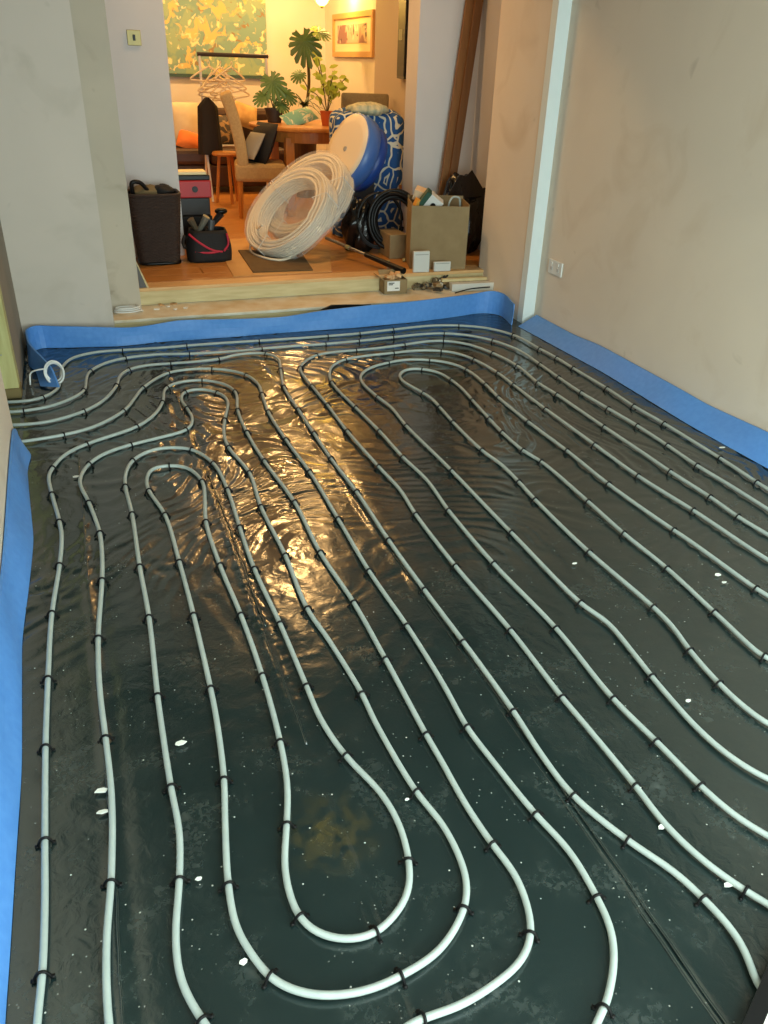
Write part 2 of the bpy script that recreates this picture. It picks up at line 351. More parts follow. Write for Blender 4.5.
struct('wall_hall_nib', MB().bounds(2.5, 3.2, YN, YN+.22, ZU-.1, 2.75), M_WHITE, 'white painted wall nib right of the dining room opening')
struct('wall_hall_right', MB().bounds(XH, XH+.2, 5.27, YN+.01, ZU-.1, 2.75), M_WHITE, 'white side wall behind the black bin bag')
struct('wall_dining_back', MB().bounds(-2.6, XS+.2, YD, YD+.12, ZU-.1, 2.75), M_CREAM, 'cream back wall of the dining room')
struct('wall_dining_right', MB().bounds(XS, XS+.12, YN+.22, YD, ZU-.1, 2.75), M_CREAM, 'cream side wall of the dining room')
struct('wall_dining_left', MB().bounds(-2.7, -2.58, YN, YD, ZU-.1, 2.75).bounds(-2.6, -0.7, YN, YN+.12, ZU-.1, 2.75), M_CREAM, 'cream left wall of the dining room')
struct('wall_chimney', MB().bounds(2.97, XS, 6.75, 8.35, ZU-.1, 2.75), M_TAUPE, 'taupe chimney breast')
struct('ceiling_dining', MB().bounds(-2.7, XS+.2, 5.42, YD+.1, 2.65, 2.75), M_WHITE, 'white ceiling of the dining room')
struct('baseboard_back', MB().bounds(-2.58, XS, YD-.018, YD, ZU, ZU+.12), M_WHITE)

# ---------------------------------------------------------------- black polythene membrane (wrinkled sheet, real relief)
xs = np.linspace(XL+.004, XR-.004, 350)
ys = np.r_[np.linspace(YB, 0.35, 90, endpoint=False), np.linspace(0.35, YF-.004, 520)]
X, Y = np.meshgrid(xs, ys)
wx = gn(X*1.7, Y*1.7, 3)*.35+gn(X*5, Y*5, 9)*.06; wy = gn(X*1.7+40, Y*1.7+9, 5)*.35+gn(X*5+7, Y*5, 21)*.06
ang = 0.35+0.8*gn(X*.8+3, Y*.8, 31)
U = (X+wx)*np.cos(ang)+(Y+wy)*np.sin(ang); V = -(X+wx)*np.sin(ang)+(Y+wy)*np.cos(ang)
tw = gn(X*7+2, Y*7, 51)*.5; msk = np.clip(.5+1.6*gn(X*2.3+5, Y*2.3, 52), .15, 1.3)
r1 = 1-np.abs(gn(U*4.0+tw, V*9.5+tw, 1))*2.4; r2 = msk*(gn(U*8+tw*1.5, V*17+5+tw*2, 2)*1.9); r3 = msk*gn(U*17+tw*2, V*38+tw*3, 4)*1.2
cover = np.clip(1.25-np.abs(X-1.0)*.35, .55, 1)*np.clip((Y-1.15)/1.1, 0.10, 1)*np.clip(.55+1.1*gn(X*1.3, Y*1.3, 8), .3, 1.25)
Z = cover*(0.0056*r1+0.0036*r2+0.0024*r3)+0.0012*gn(X*3, Y*3, 12)+0.0004*r1
for cx, a in ((-0.12, .0045), (0.35, .0065), (0.87, .005)):       # creases where the folded sheet was opened out
    c = cx+.012*gn(Y*1.5, Y*0+cx*9, 14)
    Z += a*np.exp(-((X-c)/.011)**2)*(0.6+1.2*gn(Y*9, Y*0+cx*5, 17))-.4*a*np.exp(-((X-c-.03)/.02)**2)
lm = np.clip((X-.33)/.01, 0, 1)*np.clip((.46-X)/.1, 0, 1)
Z += lm*.0034*gn(X*26, Y*48, 19)*np.clip((Y-1.2)/.6, 0, 1)
Z = np.clip(Z, -.006, .0085); Z[:, 0] += .004; Z[:, -1] += .004
nx, ny = len(xs), len(ys)
idx = np.arange(nx*ny).reshape(ny, nx)
me = bpy.data.meshes.new('plastic_membrane')
co = np.stack([X, Y, Z], -1).reshape(-1, 3).astype(np.float32)
fc = np.stack([idx[:-1, :-1], idx[:-1, 1:], idx[1:, 1:], idx[1:, :-1]], -1).reshape(-1, 4).astype(np.int32)
me.vertices.add(len(co)); me.vertices.foreach_set('co', co.ravel()); me.loops.add(fc.size); me.loops.foreach_set('vertex_index', fc.ravel())
me.polygons.add(len(fc)); me.polygons.foreach_set('loop_start', np.arange(0, fc.size, 4, dtype=np.int32))
me.update(calc_edges=True); me.polygons.foreach_set('use_smooth', [True]*len(fc)); me.materials.append(membrane_mat())
o = bpy.data.objects.new('plastic_membrane', me); COL.objects.link(o)
MB().add([(-1.39, 3.45, .001), (XL+.01, 3.45, .001), (XL+.01, 4.15, .001), (-1.39, 4.15, .001)], [(0, 1, 2, 3)]).build('passage_flap', me.materials[0], o)
for cx, ya, yb in ((.872, .3, 2.2), (.888, .35, 1.7), (-.12, .85, 3.5), (.352, 1.4, 3.5), (.366, 1.9, 3.4)):      # standing folds along the creases
    yy = np.arange(ya, yb, .02); MB().tube([(cx+.010*float(gn(np.array(q*2.1), np.array(cx*13), 61))+.003*float(gn(np.array(q*14), np.array(cx*7), 62)), q, .001+.003*float(gn(np.array(q*5), np.array(cx*3), 63))) for q in yy], .0042, 6).build('fold', me.materials[0], o, smooth=True)
tag(o, 'wrinkled glossy black polythene sheet covering the whole floor', 'plastic sheet')

# ---------------------------------------------------------------- underfloor heating pipes
# traced centre lines: "x,y" pixels on the floor, c = clip there, "@x,y" = metres (beyond the frame)
A_ = "15.6,401.7 31.3,400.2 43,397c 57.3,388.8 60.5,376 62.5,367 73,358 96,352.3 123,350c 160,347.7 187,345.6c 222,343.2 258.6,341c 292,338.6 327,336c 360,333.4c 392.8,329.8c 433,325.6 459,325.4c 485,327.7 513,335c 539.8,349c 557,358c 573.8,368.3c 607,388.5c 634,406.5c 663.8,423.3c 720.5,458.3c 757.6,483c 768,489.6"
B_ = "15.6,411.7 23.5,411c 48,407 71,399 83.8,390.8c 86.5,378 90,371c 106,362.7 125.7,358c 157.5,354.6 190,354c 234.6,351.3 261.3,348.5c 293,346 326,344c 358.8,341.2c 392.6,337.2c 422.5,334 444,333.3c 468,335.4 493,340.8c 518.5,350.3 539.8,364c 558.8,377.5c 581,392.7c 608,408.6c 637.2,425.5c 667.8,445.4c 697,465.6c 733,487.5 768,509.4"
C_ = "18.8,424.6 48,421.5 84,411c 104,400 116.7,385.6c 120,376 128.8,369.6c 145,365.4 171,363.3c 196,361.5 219,359c 239,354.5 265.9,353.6c 277.5,358.5 280.6,370c 283.8,386.7c 298.3,409.6c 314,433.5c 331.5,459c 357,492.6c 389,540.9c 424.3,589.5c 463.4,642c 513.6,712c 542,755.6 573.8,796c 629,840.7c 675,872 704,899c 735,933.7 751,965 756,985"
D_ = "28,440.8 64,435c 93.8,427 123.3,411c 135.4,397 142.8,387.7c 168.3,373c 188.8,369.6 212.3,369c 232.5,371 246,374.8c 258,383.6 262,394.2c 268.4,412.2c 286,440c 309.8,471.8c 338.2,519.3c 369.3,571.3c 407,625.6c 443,684 466.8,727.2c 490.5,758.5 535.4,814c 569,850 597,897c 611,928 614.4,959.4 609.7,990.7 604.5,1010c 595,1024"
E1 = "37.2,1024 42.3,975.6c 44.7,909.6 44.7,842.5c 45.4,748.4c 48,679c 51.8,614.4c 59.4,565.5c 61.7,536.4 59.4,521.5c 52,494.7c 48.7,476.5 52.6,467.8c 66.7,453.3 87.5,443.5c 136.6,426.7c 154.4,414.8 162.7,402.3c 166.3,387.7c 180.4,381.9 203,380c 224,384 235.2,391.9c 237.7,410.6c 247,432.5c 264.5,461.2c 294.6,502.5c 320,552c 353.7,602.4c 385.5,659.5c 426,734.5c 441,760 465,803 493.8,846c 514.6,873.3 527.6,905.8 531.5,935c 522.4,960 500,980.7 460,1006 424.5,1018c 409,1024"
E2 = "203,1021c 181,980.7 175.4,936.7 179.4,880.8c 179.4,831.7 171,787.7c 161,722 157.4,695c 149,617.4c 139.8,567.3c 132,513.8c 125.3,486c 126,472.5 132.7,460.6c 145,453 159,448.8 176,447.8 192.3,449.8c 213.4,463.4c 227.7,490c 240,528.5c 254.3,569c 280.2,623.8c 306.4,686c 321,720 346,756.5c 382,794.5 400.8,828.3 409,862c 409,890 399,909.6 375.4,933.3c 348.3,939.4 318,933.3 299,917c 285,872 286.7,824.3c 287.4,786 280.2,742c 262.3,675.5c 241,615.2c 220,565.6c 205.8,521.6c 204.8,501 202,481c 186,467.4 168.6,465.7c 152.3,469 146.6,481 149,491c 165,514.8c 179.4,562c 193.6,615.3c 210.6,688.5c 216.7,720 224,779c 225,821.6 228.5,886.5c 237,930 252,955 269.8,978c 294,990.8 324.6,996 368.6,990 400,976c 439.7,950 464,909.6c 467.5,886 461.7,862 443,825 416,791.8c 374,720 362.5,695c 329,640 307,608.2c 285.5,556c 261,507c 249.3,472.4c 228.7,447.7c 224,434.6 224.6,420c 227.3,400 218,392.5c 199,389 184.6,391.9c 181.5,400 187,408.5c 192.5,420 186.7,429.8c 161.7,437 130.8,444.5c 106,452.7 89,463.8c 81,476 80,484 89,503c 99.7,533c 102,554.6 102,580.6c 98.2,638c 99.9,691 105.6,738.5c 111.7,798 111,882.5c 106.6,940 109,1024"
G_ = "768,534.4 738.6,516.7c 710,496.9c 670.5,472c 640,451 604,426.5c 557,394.8c 538,383c 517.7,366c 493,353c 468,344.4 444,341c 426.7,341.7 403.8,344.8c 380,347.8 356.7,350c 331.7,352.3 316,355.4c 304.6,361.7 300,368c 303.5,376 311.9,386c 327.5,405c 347.3,431.5c 378.6,466.7c 399.6,489 415.8,514.6c 455.8,567c 511.3,630.9c 563,698.6c 581,720 636.7,788c 663.8,823 701,858.7 745.5,890.6c 768,903.8"
H_ = "768,560 694,511c 638.6,476c 595,445c 546,409.4c 513.5,384.7c 497.6,372.8c 474.6,360c 458,353.8 441.9,351c 416,350.4 393,352.8c 369,355.4 345,359.6c 332.7,365.8 329.6,374 331.7,382.5c 355.6,407.5c 379.7,431.6c 403.2,457.5c 426.7,479.6 449,511c 493.6,564c 556,628c 613,698.6c 655.8,741.2c 702,787.5c 735,815.6 768,836"
I_ = "768,596 757,589.5c 690,541 674.7,530.6c 609,484.4c 567.2,451.2c 528,421.5c 498.3,397.3c 486,385c 466.9,370c 449.6,363 429.8,360c 408,359.4 388.5,362.5c 372.5,367 362.5,373 360.5,378 363,384 377.7,396.9c 391,407 406.5,426c 451.7,471c 511.5,532.7c 581,603.7c 607.5,622.5 630,648.7 653,677.6c 672,700 698,728.6 729.5,756 768,779.4"
J_ = "768,659 762.8,656.7c 714.4,612c 667,568c 624,533.8c 588.8,502.5c 542,461.9c 522.7,450c 502.3,432.6c 489.6,419.4c 472.5,400.4c 464,390.6 451.7,380c 437,371.9 422.5,369c 410,369 402.5,371.5 399.6,376 403,381.5 412,387 423,393c 431,398 440,407.3c 453,422c 481.8,450.5c 501.4,465 519.3,482.5c 535,499.4c 590,553c 654,608c 672,626 690.4,651c 719,683c 740,702.8 768,723.6"
PZ = 0.0135; PR = 0.0073
def parse(s):
    P = []; K = []
    for t in s.split():
        c = t.endswith('c'); t = t.rstrip('c')
        if t[0] == '@': x, y = map(float, t[1:].split(',')); p = np.array([x, y])
        else: x, y = map(float, t.split(',')); p = gz(x, y, PZ)[:2]
        P.append(p); K.append(c)
    return P, K
def rev(s): return ' '.join(s.split()[::-1])
circ1 = "@-0.95,3.98 @-0.6,4.0 " + A_ + " @2.56,1.7 @2.56,1.0 @2.56,0.35 @2.52,0.22 @2.34,0.14 @2.17,0.22 @2.13,0.4 @2.13,1.0 @2.14,1.5 " + H_ + \
        " @1.40,0.55 @1.43,0.3 @1.40,0.18 @1.36,0.14 @1.31,0.18 @1.29,0.3 " + rev(G_) + \
        " @2.27,1.5 @2.27,1.0 @2.27,0.5 @2.30,0.38 @2.34,0.35 @2.38,0.38 @2.41,0.5 @2.41,1.3 " + rev(B_) + " @-0.6,3.88 @-0.95,3.87"
circ2 = "@-0.95,3.73 @-0.6,3.72 " + C_ + " @1.0,0.42 @0.9,0.24 @0.6,0.12 @0.3,0.09 @0.0,0.14 @-0.2,0.32 @-0.265,0.6 " + E1 + " @0.25,0.665 @0.12,0.68 @0.05,0.74 " + E2 + \
        " @-0.12,0.65 @0.0,0.47 @0.28,0.39 @0.52,0.46 " + rev(D_) + " @-0.6,3.47 @-0.95,3.48"
clip_mb = MB().tube([(-.0155, 0, -.0125), (-.0135, 0, -.005), (-.0112, 0, .002)]+[(.0102*math.cos(a), 0, .0102*math.sin(a)+.001) for a in np.linspace(PI*.93, PI*.07, 8)]+[(.0112, 0, .002), (.0135, 0, -.005), (.0155, 0, -.0125)], .0032, 5)
clip_mb.box((-.017, 0, -.009), (.008, .007, .004)).box((.017, 0, -.009), (.008, .007, .004))
clip0 = None
def make_pipe(desc, label):
    global clip0
    P, K = parse(desc); fine = resample(catmull(np.array(P), .008), .008); fine = gsmooth(fine, 3.0)
    pts = np.c_[fine, np.full(len(fine), PZ)]
    pts[:, 2] += .0012*np.sin(np.cumsum(np.full(len(pts), .05)))
    o = MB().tube(resample(pts, .014), PR, 10).build('heating_pipe', M_PIPE, None, smooth=True)
    tag(o, label, 'pipe', 'underfloor heating pipe circuits')
    tang = np.gradient(fine, axis=0)
    for p, k in zip(P, K):
        if not k: continue
        i = int(np.argmin(((fine-p)**2).sum(1))); a = math.atan2(tang[i, 1], tang[i, 0])-PI/2+random.uniform(-.12, .12)
        if clip0 is None: clip0 = clip_mb.build('pipe_clip', M_CLIP, o, world=False, smooth=True); c = clip0
        else: c = clip0.copy(); COL.objects.link(c); c.parent = o
        c.location = (fine[i, 0], fine[i, 1], pts[i, 2]); c.rotation_euler = (random.uniform(-.1, .1), random.uniform(-.1, .1), a)
    return o
make_pipe(circ1, 'outer pale pipe circuit running along the right wall and far step')
make_pipe(circ2, 'pale pipe circuit forming the nested oval loops in the left foreground')
make_pipe("@1.99,-1.6 @1.99,-0.6 @1.99,0.3 @1.98,1.0 @1.965,1.35 " + I_ + " @1.50,0.78 @1.57,0.5 @1.59,0.38 @1.64,0.34 @1.68,0.38 @1.70,0.5 @1.63,0.88 " + rev(J_) + " @1.82,1.1 @1.85,0.8 @1.85,0.3 @1.85,-0.6 @1.85,-1.6", 'innermost pale pipe circuit turning back in the far centre of the floor')

# ---------------------------------------------------------------- blue perimeter foam strips
def ribbon(name, base, top, thick, label, nrm, parts=None):
    """base/top: matching lists of 3-D points; thick offset along nrm(i) (towards the wall)"""
    n = len(base); B = gsmooth(resample(np.array(base), .03), 1.2); n = len(B)
    # keep base and top in step by arc length of the base
    d0 = np.r_[0, np.cumsum(np.linalg.norm(np.diff(np.array(base), axis=0), axis=1))]; t = np.linspace(0, d0[-1], n)
    T = gsmooth(np.stack([np.interp(t, d0, np.array(top)[:, k]) for k in range(3)], 1), 1.2)
    tan = np.gradient(B, axis=0); side = np.stack([-tan[:, 1], tan[:, 0], 0*tan[:, 0]], 1); side /= np.linalg.norm(side, axis=1)[:, None]+1e-9
    side *= nrm*thick; vs = []; m = 5; fs = []
    for i in range(n):
        for j in range(m): q = j/(m-1); p = B[i]*(1-q)+T[i]*q; p = p+side[i]/thick*.006*math.sin(q*PI)*math.sin(i*.35); vs.append(p)
        for j in range(m): q = 1-j/(m-1); p = B[i]*(1-q)+T[i]*q; vs.append(p+side[i])
    k = 2*m
    for i in range(n-1):
        for j in range(k): fs.append((i*k+j, i*k+(j+1) % k, (i+1)*k+(j+1) % k, (i+1)*k+j))
    fs += [tuple(range(k))[::-1], tuple((n-1)*k+j for j in range(k))]
    return tag(MB().add(vs, fs).build(name, M_FOAM, None, smooth=False), label, 'foam strip', 'blue foam edge strips')
fb = [(56, 348), (96, 347), (120, 346.5), (160, 342), (193, 339.8), (240, 336.5), (280, 333), (323, 330), (360, 327.5), (400, 323.5), (422, 321.5), (464, 315.6), (490, 310.5)]
ft = [(31, 326), (58, 326), (104, 327), (129, 328), (142, 327), (160, 324), (179, 320), (240, 319), (282, 317.5), (323, 310.6), (373, 305), (400, 303), (442, 298), (488, 292), (499, 292)]
base = []; top = []
for xx in np.linspace(50, 476, 30):
    b = gz(xx, np.interp(xx, [p[0] for p in fb], [p[1] for p in fb]), .004); b[1] = min(b[1], 4.868)
    t = aty(xx, np.interp(xx, [p[0] for p in ft], [p[1] for p in ft]), b[1]+.008); t[0] = b[0]; base.append(b); top.append(t)
q = gz(511, 325, .004); q[0] = min(q[0], 2.675); tq = atx(514, 305, q[0]+.01)
base += [np.array([2.60, 4.85, .004]), np.array([2.655, 4.78, .004]), q]; top += [np.array([2.61, 4.86, .16]), np.array([2.665, 4.79, .15]), np.array([q[0]+.015, q[1]+.02, tq[2]])]
p0 = gz(42, 386, .012); p1 = gz(37, 370, .008)
t0 = gz(60, 387, .02); t1 = gz(52, 366, .085)
pre_b = [p0, p1, np.array([-.335, 4.52, .004]), np.array([-.335, 4.76, .004]), np.array([-.27, 4.835, .004])]
pre_t = [t0, t1, np.array([-.315, 4.52, .125]), np.array([-.335, 4.77, .135]), np.array([-.28, 4.845, .135])]
ribbon('foam_edge_strip', pre_b+base, pre_t+top, .008, 'blue foam edge strip standing wavy against the timber step', 1)
rb = [(517.5, 326), (604, 373), (690, 425.6), (768, 468.8)]; rt = [(519, 311), (581, 335.6), (660, 378.8), (682.5, 392), (768, 431)]
base = []; top = []
for xx in np.linspace(518, 768, 26):
    b = gz(xx, np.interp(xx, [p[0] for p in rb], [p[1] for p in rb]), .004); b[0] = min(max(b[0], 2.60), 2.765); 
    base.append(b)
    t = atx(xx, np.interp(xx, [p[0] for p in rt], [p[1] for p in rt]), 2.768); top.append(np.array([2.768, b[1], max(.07, t[2])]))
base += [np.array([2.71, 1.6, .004]), np.array([2.71, .5, .004]), np.array([2.71, -1.7, .004])]; top += [np.array([2.768, 1.6, .125]), np.array([2.768, .5, .125]), np.array([2.768, -1.7, .125])]
ribbon('foam_edge_strip', base, top, .008, 'blue foam edge strip along the foot of the right plaster wall', 1)
lb = [(430, 24), (456, 34.4), (466, 27), (490, 29), (526, 32.5), (541.6, 34), (591, 28.6), (640, 22), (720, 22), (771, 22), (872, 15), (957, 10), (1024, 5)]
lt = [(429, 21), (440, 17), (513, 9), (544, 10.4), (563.7, 8), (586, 0), (640, -10), (720, -24), (800, -36), (1024, -75)]
base = []; top = []
for yy in np.linspace(452, 1024, 34):
    b = gz(np.interp(yy, [p[0] for p in lb], [p[1] for p in lb]), yy, .004); b[0] = max(b[0], -.345); base.append(b)
    top.append(np.array([-.353, b[1]+.01, .115+.012*math.sin(yy*.03)]))
base = [np.array([-.345, 3.42, .004])] + base; top = [np.array([-.35, 3.42, .085])] + top
base += [np.array([-.315, .4, .004]), np.array([-.315, -1.7, .004])]; top += [np.array([-.353, .4, .12]), np.array([-.353, -1.7, .12])]
ribbon('foam_edge_strip', base, top, .008, 'blue foam edge strip along the foot of the left wall', -1)

# ---------------------------------------------------------------- left gap: stud, block, cable
st = thing('timber_stud', 'upright greenish timber stud at the end of the left wall gap', 'timber', (XL-.05, 4.10, 0))
MB().bounds(XL-.105, XL-.0, 4.055, 4.155, 0.05, ZC-.002).build('stud', M_GREENT, st, bevel=.003)
MB().bounds(XL-.10, XL+.005, 4.05, 4.15, 0.0, 0.05).build('sole_block', mat('dark_timber', (120, 104, 64), 0.8), st, bevel=.003)
for z in (.22, .42, .9, 1.3): MB().lathe([(.004, 0), (.004, .002)], (XL-.05, 4.0545, z), 8, rotm(PI/2)).build('nail_head', M_STEEL, st)
p = gz(52, 372, .06); cpts = []
for k in range(120):
    a = 2.6-k*.22; w_ = 1+.10*math.sin(k*.05); cpts.append((p[0]+.012+.042*w_*math.cos(a), p[1]-.05+.012*math.sin(a)+k*.00025, .066+.052*w_*math.sin(a)+.006*math.sin(k*.07)))
q0 = np.array([XL+.04, 4.2, .01]); arc = catmull([q0, q0+(.012, 0, .06), np.array(cpts[0])+(-.03, 0, .0), np.array(cpts[0])], .01)
tag(MB().tube(np.vstack([arc, np.array(cpts)]), .0042, 6).build('cable_coil', M_CABLE, None, smooth=True), 'coil of white cable hanging by the blue foam in the left corner', 'cable')

# ---------------------------------------------------------------- wall fittings
so = thing('wall_socket', 'white double wall socket low on the right plaster wall', 'socket', (XR, 4.38, .405))
MB().bounds(XR-.010, XR, 4.30, 4.455, .36, .445).build('faceplate', M_WHITEP, so, bevel=.003)
for y in (4.34, 4.415):
    MB().bounds(XR-.0125, XR-.009, y-.012, y+.012, .385, .405).build('outlet', mat('pale_grey_plastic', (196, 196, 194), .5), so)
    MB().bounds(XR-.014, XR-.009, y-.006, y+.006, .418, .432).build('rocker_switch', M_WHITEP, so)
sw = thing('light_switch', 'brass light switch on the white hall wall', 'switch', (.535, YN, 1.58))
MB().bounds(.492, .578, YN-.008, YN, 1.535, 1.622).build('faceplate', M_BRASS, sw, bevel=.003)
MB().bounds(.527, .543, YN-.015, YN-.006, 1.562, 1.596).build('rocker', M_BLACKP, sw, bevel=.002)

# ---------------------------------------------------------------- things on the ledge and step
def rbox(x, y, z, w, d, h, rz=0): return Matrix.Translation((x, y, z)) @ Matrix.Rotation(rz, 4, 'Z'), w, d, h
def open_box(root, name, m, x0, x1, y0, y1, z0, z1, t=.005, flaps=True):
    mb = MB().bounds(x0, x1, y0, y1, z0, z0+t).bounds(x0, x1, y0, y0+t, z0+t, z1).bounds(x0, x1, y1-t, y1, z0+t, z1).bounds(x0, x0+t, y0+t, y1-t, z0+t, z1).bounds(x1-t, x1, y0+t, y1-t, z0+t, z1)
    return mb.build(name, m, root)
bx = thing('cardboard_box', 'large open brown cardboard box full of fittings at the opening', 'box', (2.425, 5.43, ZU), -.28)
mb = MB(); w, d, h, t = .40, .30, .42, .005
mb.bounds(-w/2, w/2, -d/2, d/2, 0, t).bounds(-w/2, w/2, -d/2, -d/2+t, t, h).bounds(-w/2, w/2, d/2-t, d/2, t, h+.03).bounds(-w/2, -w/2+t, -d/2+t, d/2-t, t, h+.012).bounds(w/2-t, w/2, -d/2+t, d/2-t, t, h+.012)
mb.build('carton', M_CARD, bx, world=False)
bpos = Vector((2.425, 5.43, ZU)); bR = Matrix.Rotation(-.28, 4, 'Z')
def inbox(x, y, z): return tuple(bpos+(bR @ Vector((x, y, z))))
pk = thing('valve_carton', 'white and green fittings carton with a dark emblem poking from the cardboard box', 'carton', inbox(-.06, -.04, .40), -.28)
MB().box((0, 0, .02), (.13, .09, .13), rotm(.2, .62, 0)).build('carton', M_WHITEP, pk, world=False, bevel=.002)
MB().box((-.047, -.004, .052), (.035, .094, .132), rotm(.2, .62, 0)).build('green_band', mat('dark_green_print', (36, 78, 60), .6), pk, world=False)
MB().lathe([(.02, 0), (.02, .002)], (.012, -.049, .012), 14, rotm(PI/2+.2, .0, 0)).build('emblem', M_BLACKP, pk, world=False)
tag(MB().box(inbox(-.10, .06, .46), (.13, .10, .07), rotm(.2, .3, -.5)).build('small_carton', mat('peach_card', (226, 196, 160), .7), None, bevel=.002), 'pale peach carton leaning on top inside the cardboard box', 'carton')
tag(MB().box(inbox(-.155, -.05, .40), (.05, .06, .10), rotm(.2, .4, 0)).build('orange_carton', mat('orange_card', (224, 160, 60), .7), None, bevel=.002), 'small orange carton in the left end of the cardboard box', 'carton')
lp = [inbox(.07, -.03, .36), inbox(.075, -.03, .43), inbox(.10, -.03, .465), inbox(.14, -.03, .46), inbox(.15, -.03, .42), inbox(.15, -.03, .36)]
tag(MB().tube(catmull(lp, .01), .007, 8).build('pipe_offcut', M_PIPE, None, smooth=True), 'bent pale pipe offcut sticking out of the cardboard box', 'pipe')
# rear smaller box
tag(MB().bounds(2.16, 2.30, 5.66, 5.92, ZU, ZU+.17).build('brown_carton', M_CARD, None, bevel=.003), 'small closed brown carton behind the large cardboard box', 'carton')
# small open carton with label on the ledge
p = gz(396, 294, ZL)
c2 = thing('parcel_box', 'small open brown parcel box with a white address label on ledge', 'box', (p[0], p[1]+.06, ZL), -.05)
mb = MB(); w, d, h, t = .165, .11, .095, .004
mb.bounds(-w/2, w/2, -d/2, d/2, 0, t).bounds(-w/2, w/2, -d/2, -d/2+t, t, h).bounds(-w/2, w/2, d/2-t, d/2, t, h).bounds(-w/2, -w/2+t, -d/2, d/2, t, h).bounds(w/2-t, w/2, -d/2, d/2, t, h)
mb.build('carton', M_CARD, c2, world=False)
lb2 = MB().bounds(-.06, .03, -d/2-.001, -d/2, .02, .085).build('address_label', M_WHITEP, c2, world=False)
for i, (x0, x1, z) in enumerate(((-.05, -.01, .07), (-.05, -.02, .06), (-.005, .022, .035))): MB().bounds(x0, x1, -d/2-.0015, -d/2-.001, z, z+.006).build('print_bar', M_BLACKP, lb2, world=False)
MB().box((-w/2-.022, 0, h+.012), (.052, d, .003), rotm(0, .55, 0)).build('flap', M_CARD, c2, world=False)
MB().box((0, d/2+.02, h+.02), (w, .05, .003), rotm(.7, 0, 0)).build('flap', M_CARD, c2, world=False)
for k in range(6):
    tag(MB().box((p[0]+random.uniform(-.05, .05), p[1]+.06+random.uniform(-.025, .025), ZL+.088+.006*k), (.05, .035, .02), rotm(random.uniform(-.6, .6), random.uniform(-.6, .6), random.uniform(0, 3))).build('packing_scrap', mat('kraft_paper', (224, 180, 130), .8), None), 'crumpled kraft paper scrap in the small parcel box', 'paper', 'paper scraps in the parcel box')
# white packets
def packet(px0, px1, pyb, pyt, Yp, zb, lab):
    a = aty(px0, pyb, Yp); b = aty(px1, pyb, Yp); t = aty(px0, pyt, Yp)
    r_ = thing('white_packet', lab, 'packet', ((a[0]+b[0])/2, Yp, zb))
    wd = b[0]-a[0]; h = t[2]-zb
    MB().box(((a[0]+b[0])/2, Yp, zb+h/2), (wd, .028, h), rotm(-.06, 0, -.05)).build('packet', mat('packet_white', (206, 206, 200), .55), r_, bevel=.004)
    MB().box(((a[0]+b[0])/2, Yp-.0155+.004, zb+h*.38), (wd*.6, .002, h*.25), rotm(-.06, 0, -.05)).build('printed_panel', mat('packet_grey', (150, 150, 146), .6), r_)
    MB().box(((a[0]+b[0])/2, Yp-.0155, zb+h*.85), (wd*.8, .002, .004), rotm(-.06, 0, -.05)).build('seal_line', mat('packet_grey', (150, 150, 146), .6), r_)
packet(412.5, 428, 275, 251.5, 5.222, ZU, 'taller white packet leaning on the front of the cardboard box')
packet(433, 449, 278, 262, 5.215, ZU, 'shorter white packet standing right of the taller white packet')
# rubble of fittings on the ledge
cols = [(60, 56, 50), (120, 104, 78), (30, 30, 30), (150, 120, 80), (190, 180, 160), (92, 84, 66)]
for k in range(34):
    px = random.uniform(409, 455); py = random.uniform(277, 293); q = gz(px, py, ZL); q[1] = min(max(q[1], 4.95), 5.16); zz = ZL+.016*(k//9)*max(0, 1-abs(px-432)/26)
    mm = mat('fitting_%d' % (k % 6), cols[k % 6], .45, metal=.6 if k % 3 == 1 else 0)
    mb = MB()
    if k % 3 == 0: mb.box((q[0], q[1], zz+.012), (.062, .032, .020), rotm(0, .1, random.uniform(0, 3)))
    elif k % 3 == 1: mb.lathe([(.012, -.028), (.018, -.025), (.018, 0), (.012, .002), (.012, .028)], (q[0], q[1], zz+.0185), 8, rotm(PI/2, 0, random.uniform(0, 3)))
    else: mb.tube(catmull([(q[0]+random.uniform(-.03, .03), q[1]+random.uniform(-.02, .02), zz+.008+abs(.03*math.sin(j+k))) for j in range(5)], .006), .0065, 6)
    tag(mb.build(['offcut', 'brass_fitting', 'cable_scrap'][k % 3], mm, None), ['small loose offcut in the rubble heap on the ledge', 'small pipe fitting in the rubble heap on the ledge', 'short curled scrap in the rubble heap on the ledge'][k % 3], 'debris', ['loose offcuts on the ledge', 'pipe fittings on the ledge', 'curled scraps on the ledge'][k % 3])
a = gz(449, 288, ZL); b = gz(494, 290, ZL)
tag(MB().box(((a[0]+b[0])/2, (a[1]+b[1])/2-.02, ZL+.026), (.34, .065, .052), rotm(0, 0, -.06)).build('trim_board', mat('offwhite_board', (206, 204, 196), .6), None, bevel=.003), 'off-white board offcut lying on the ledge by the right wall', 'board')
tag(MB().box((2.52, 5.12, ZL+.062), (.34, .03, .02), rotm(0, 0, -.05)).build('wood_batten', M_TIMBER, None, bevel=.002), 'thin wood batten lying behind the off-white board', 'batten')
tag(MB().tube(catmull([gz(455, 293, ZL+.004), gz(470, 289, ZL+.016), gz(490, 287, ZL+.03)], .02), .004, 6).build('cable_offcut', M_BLACKP, None, smooth=True), 'dark cable offcut on the ledge in front of the off-white board', 'cable')
a = aty(319, 311, 4.888); b = aty(372, 306, 4.888)
tag(MB().prism([(-.17, 0), (.17, 0), (.17, .012), (.0, .022), (-.1, .026)], .012, Matrix.Translation(((a[0]+b[0])/2, 4.885, ZL-.016)) @ Matrix.Rotation(PI/2, 4, 'X')).build('plastic_scrap', M_BLACKP, None), 'torn black plastic scrap hanging over the step edge', 'plastic')
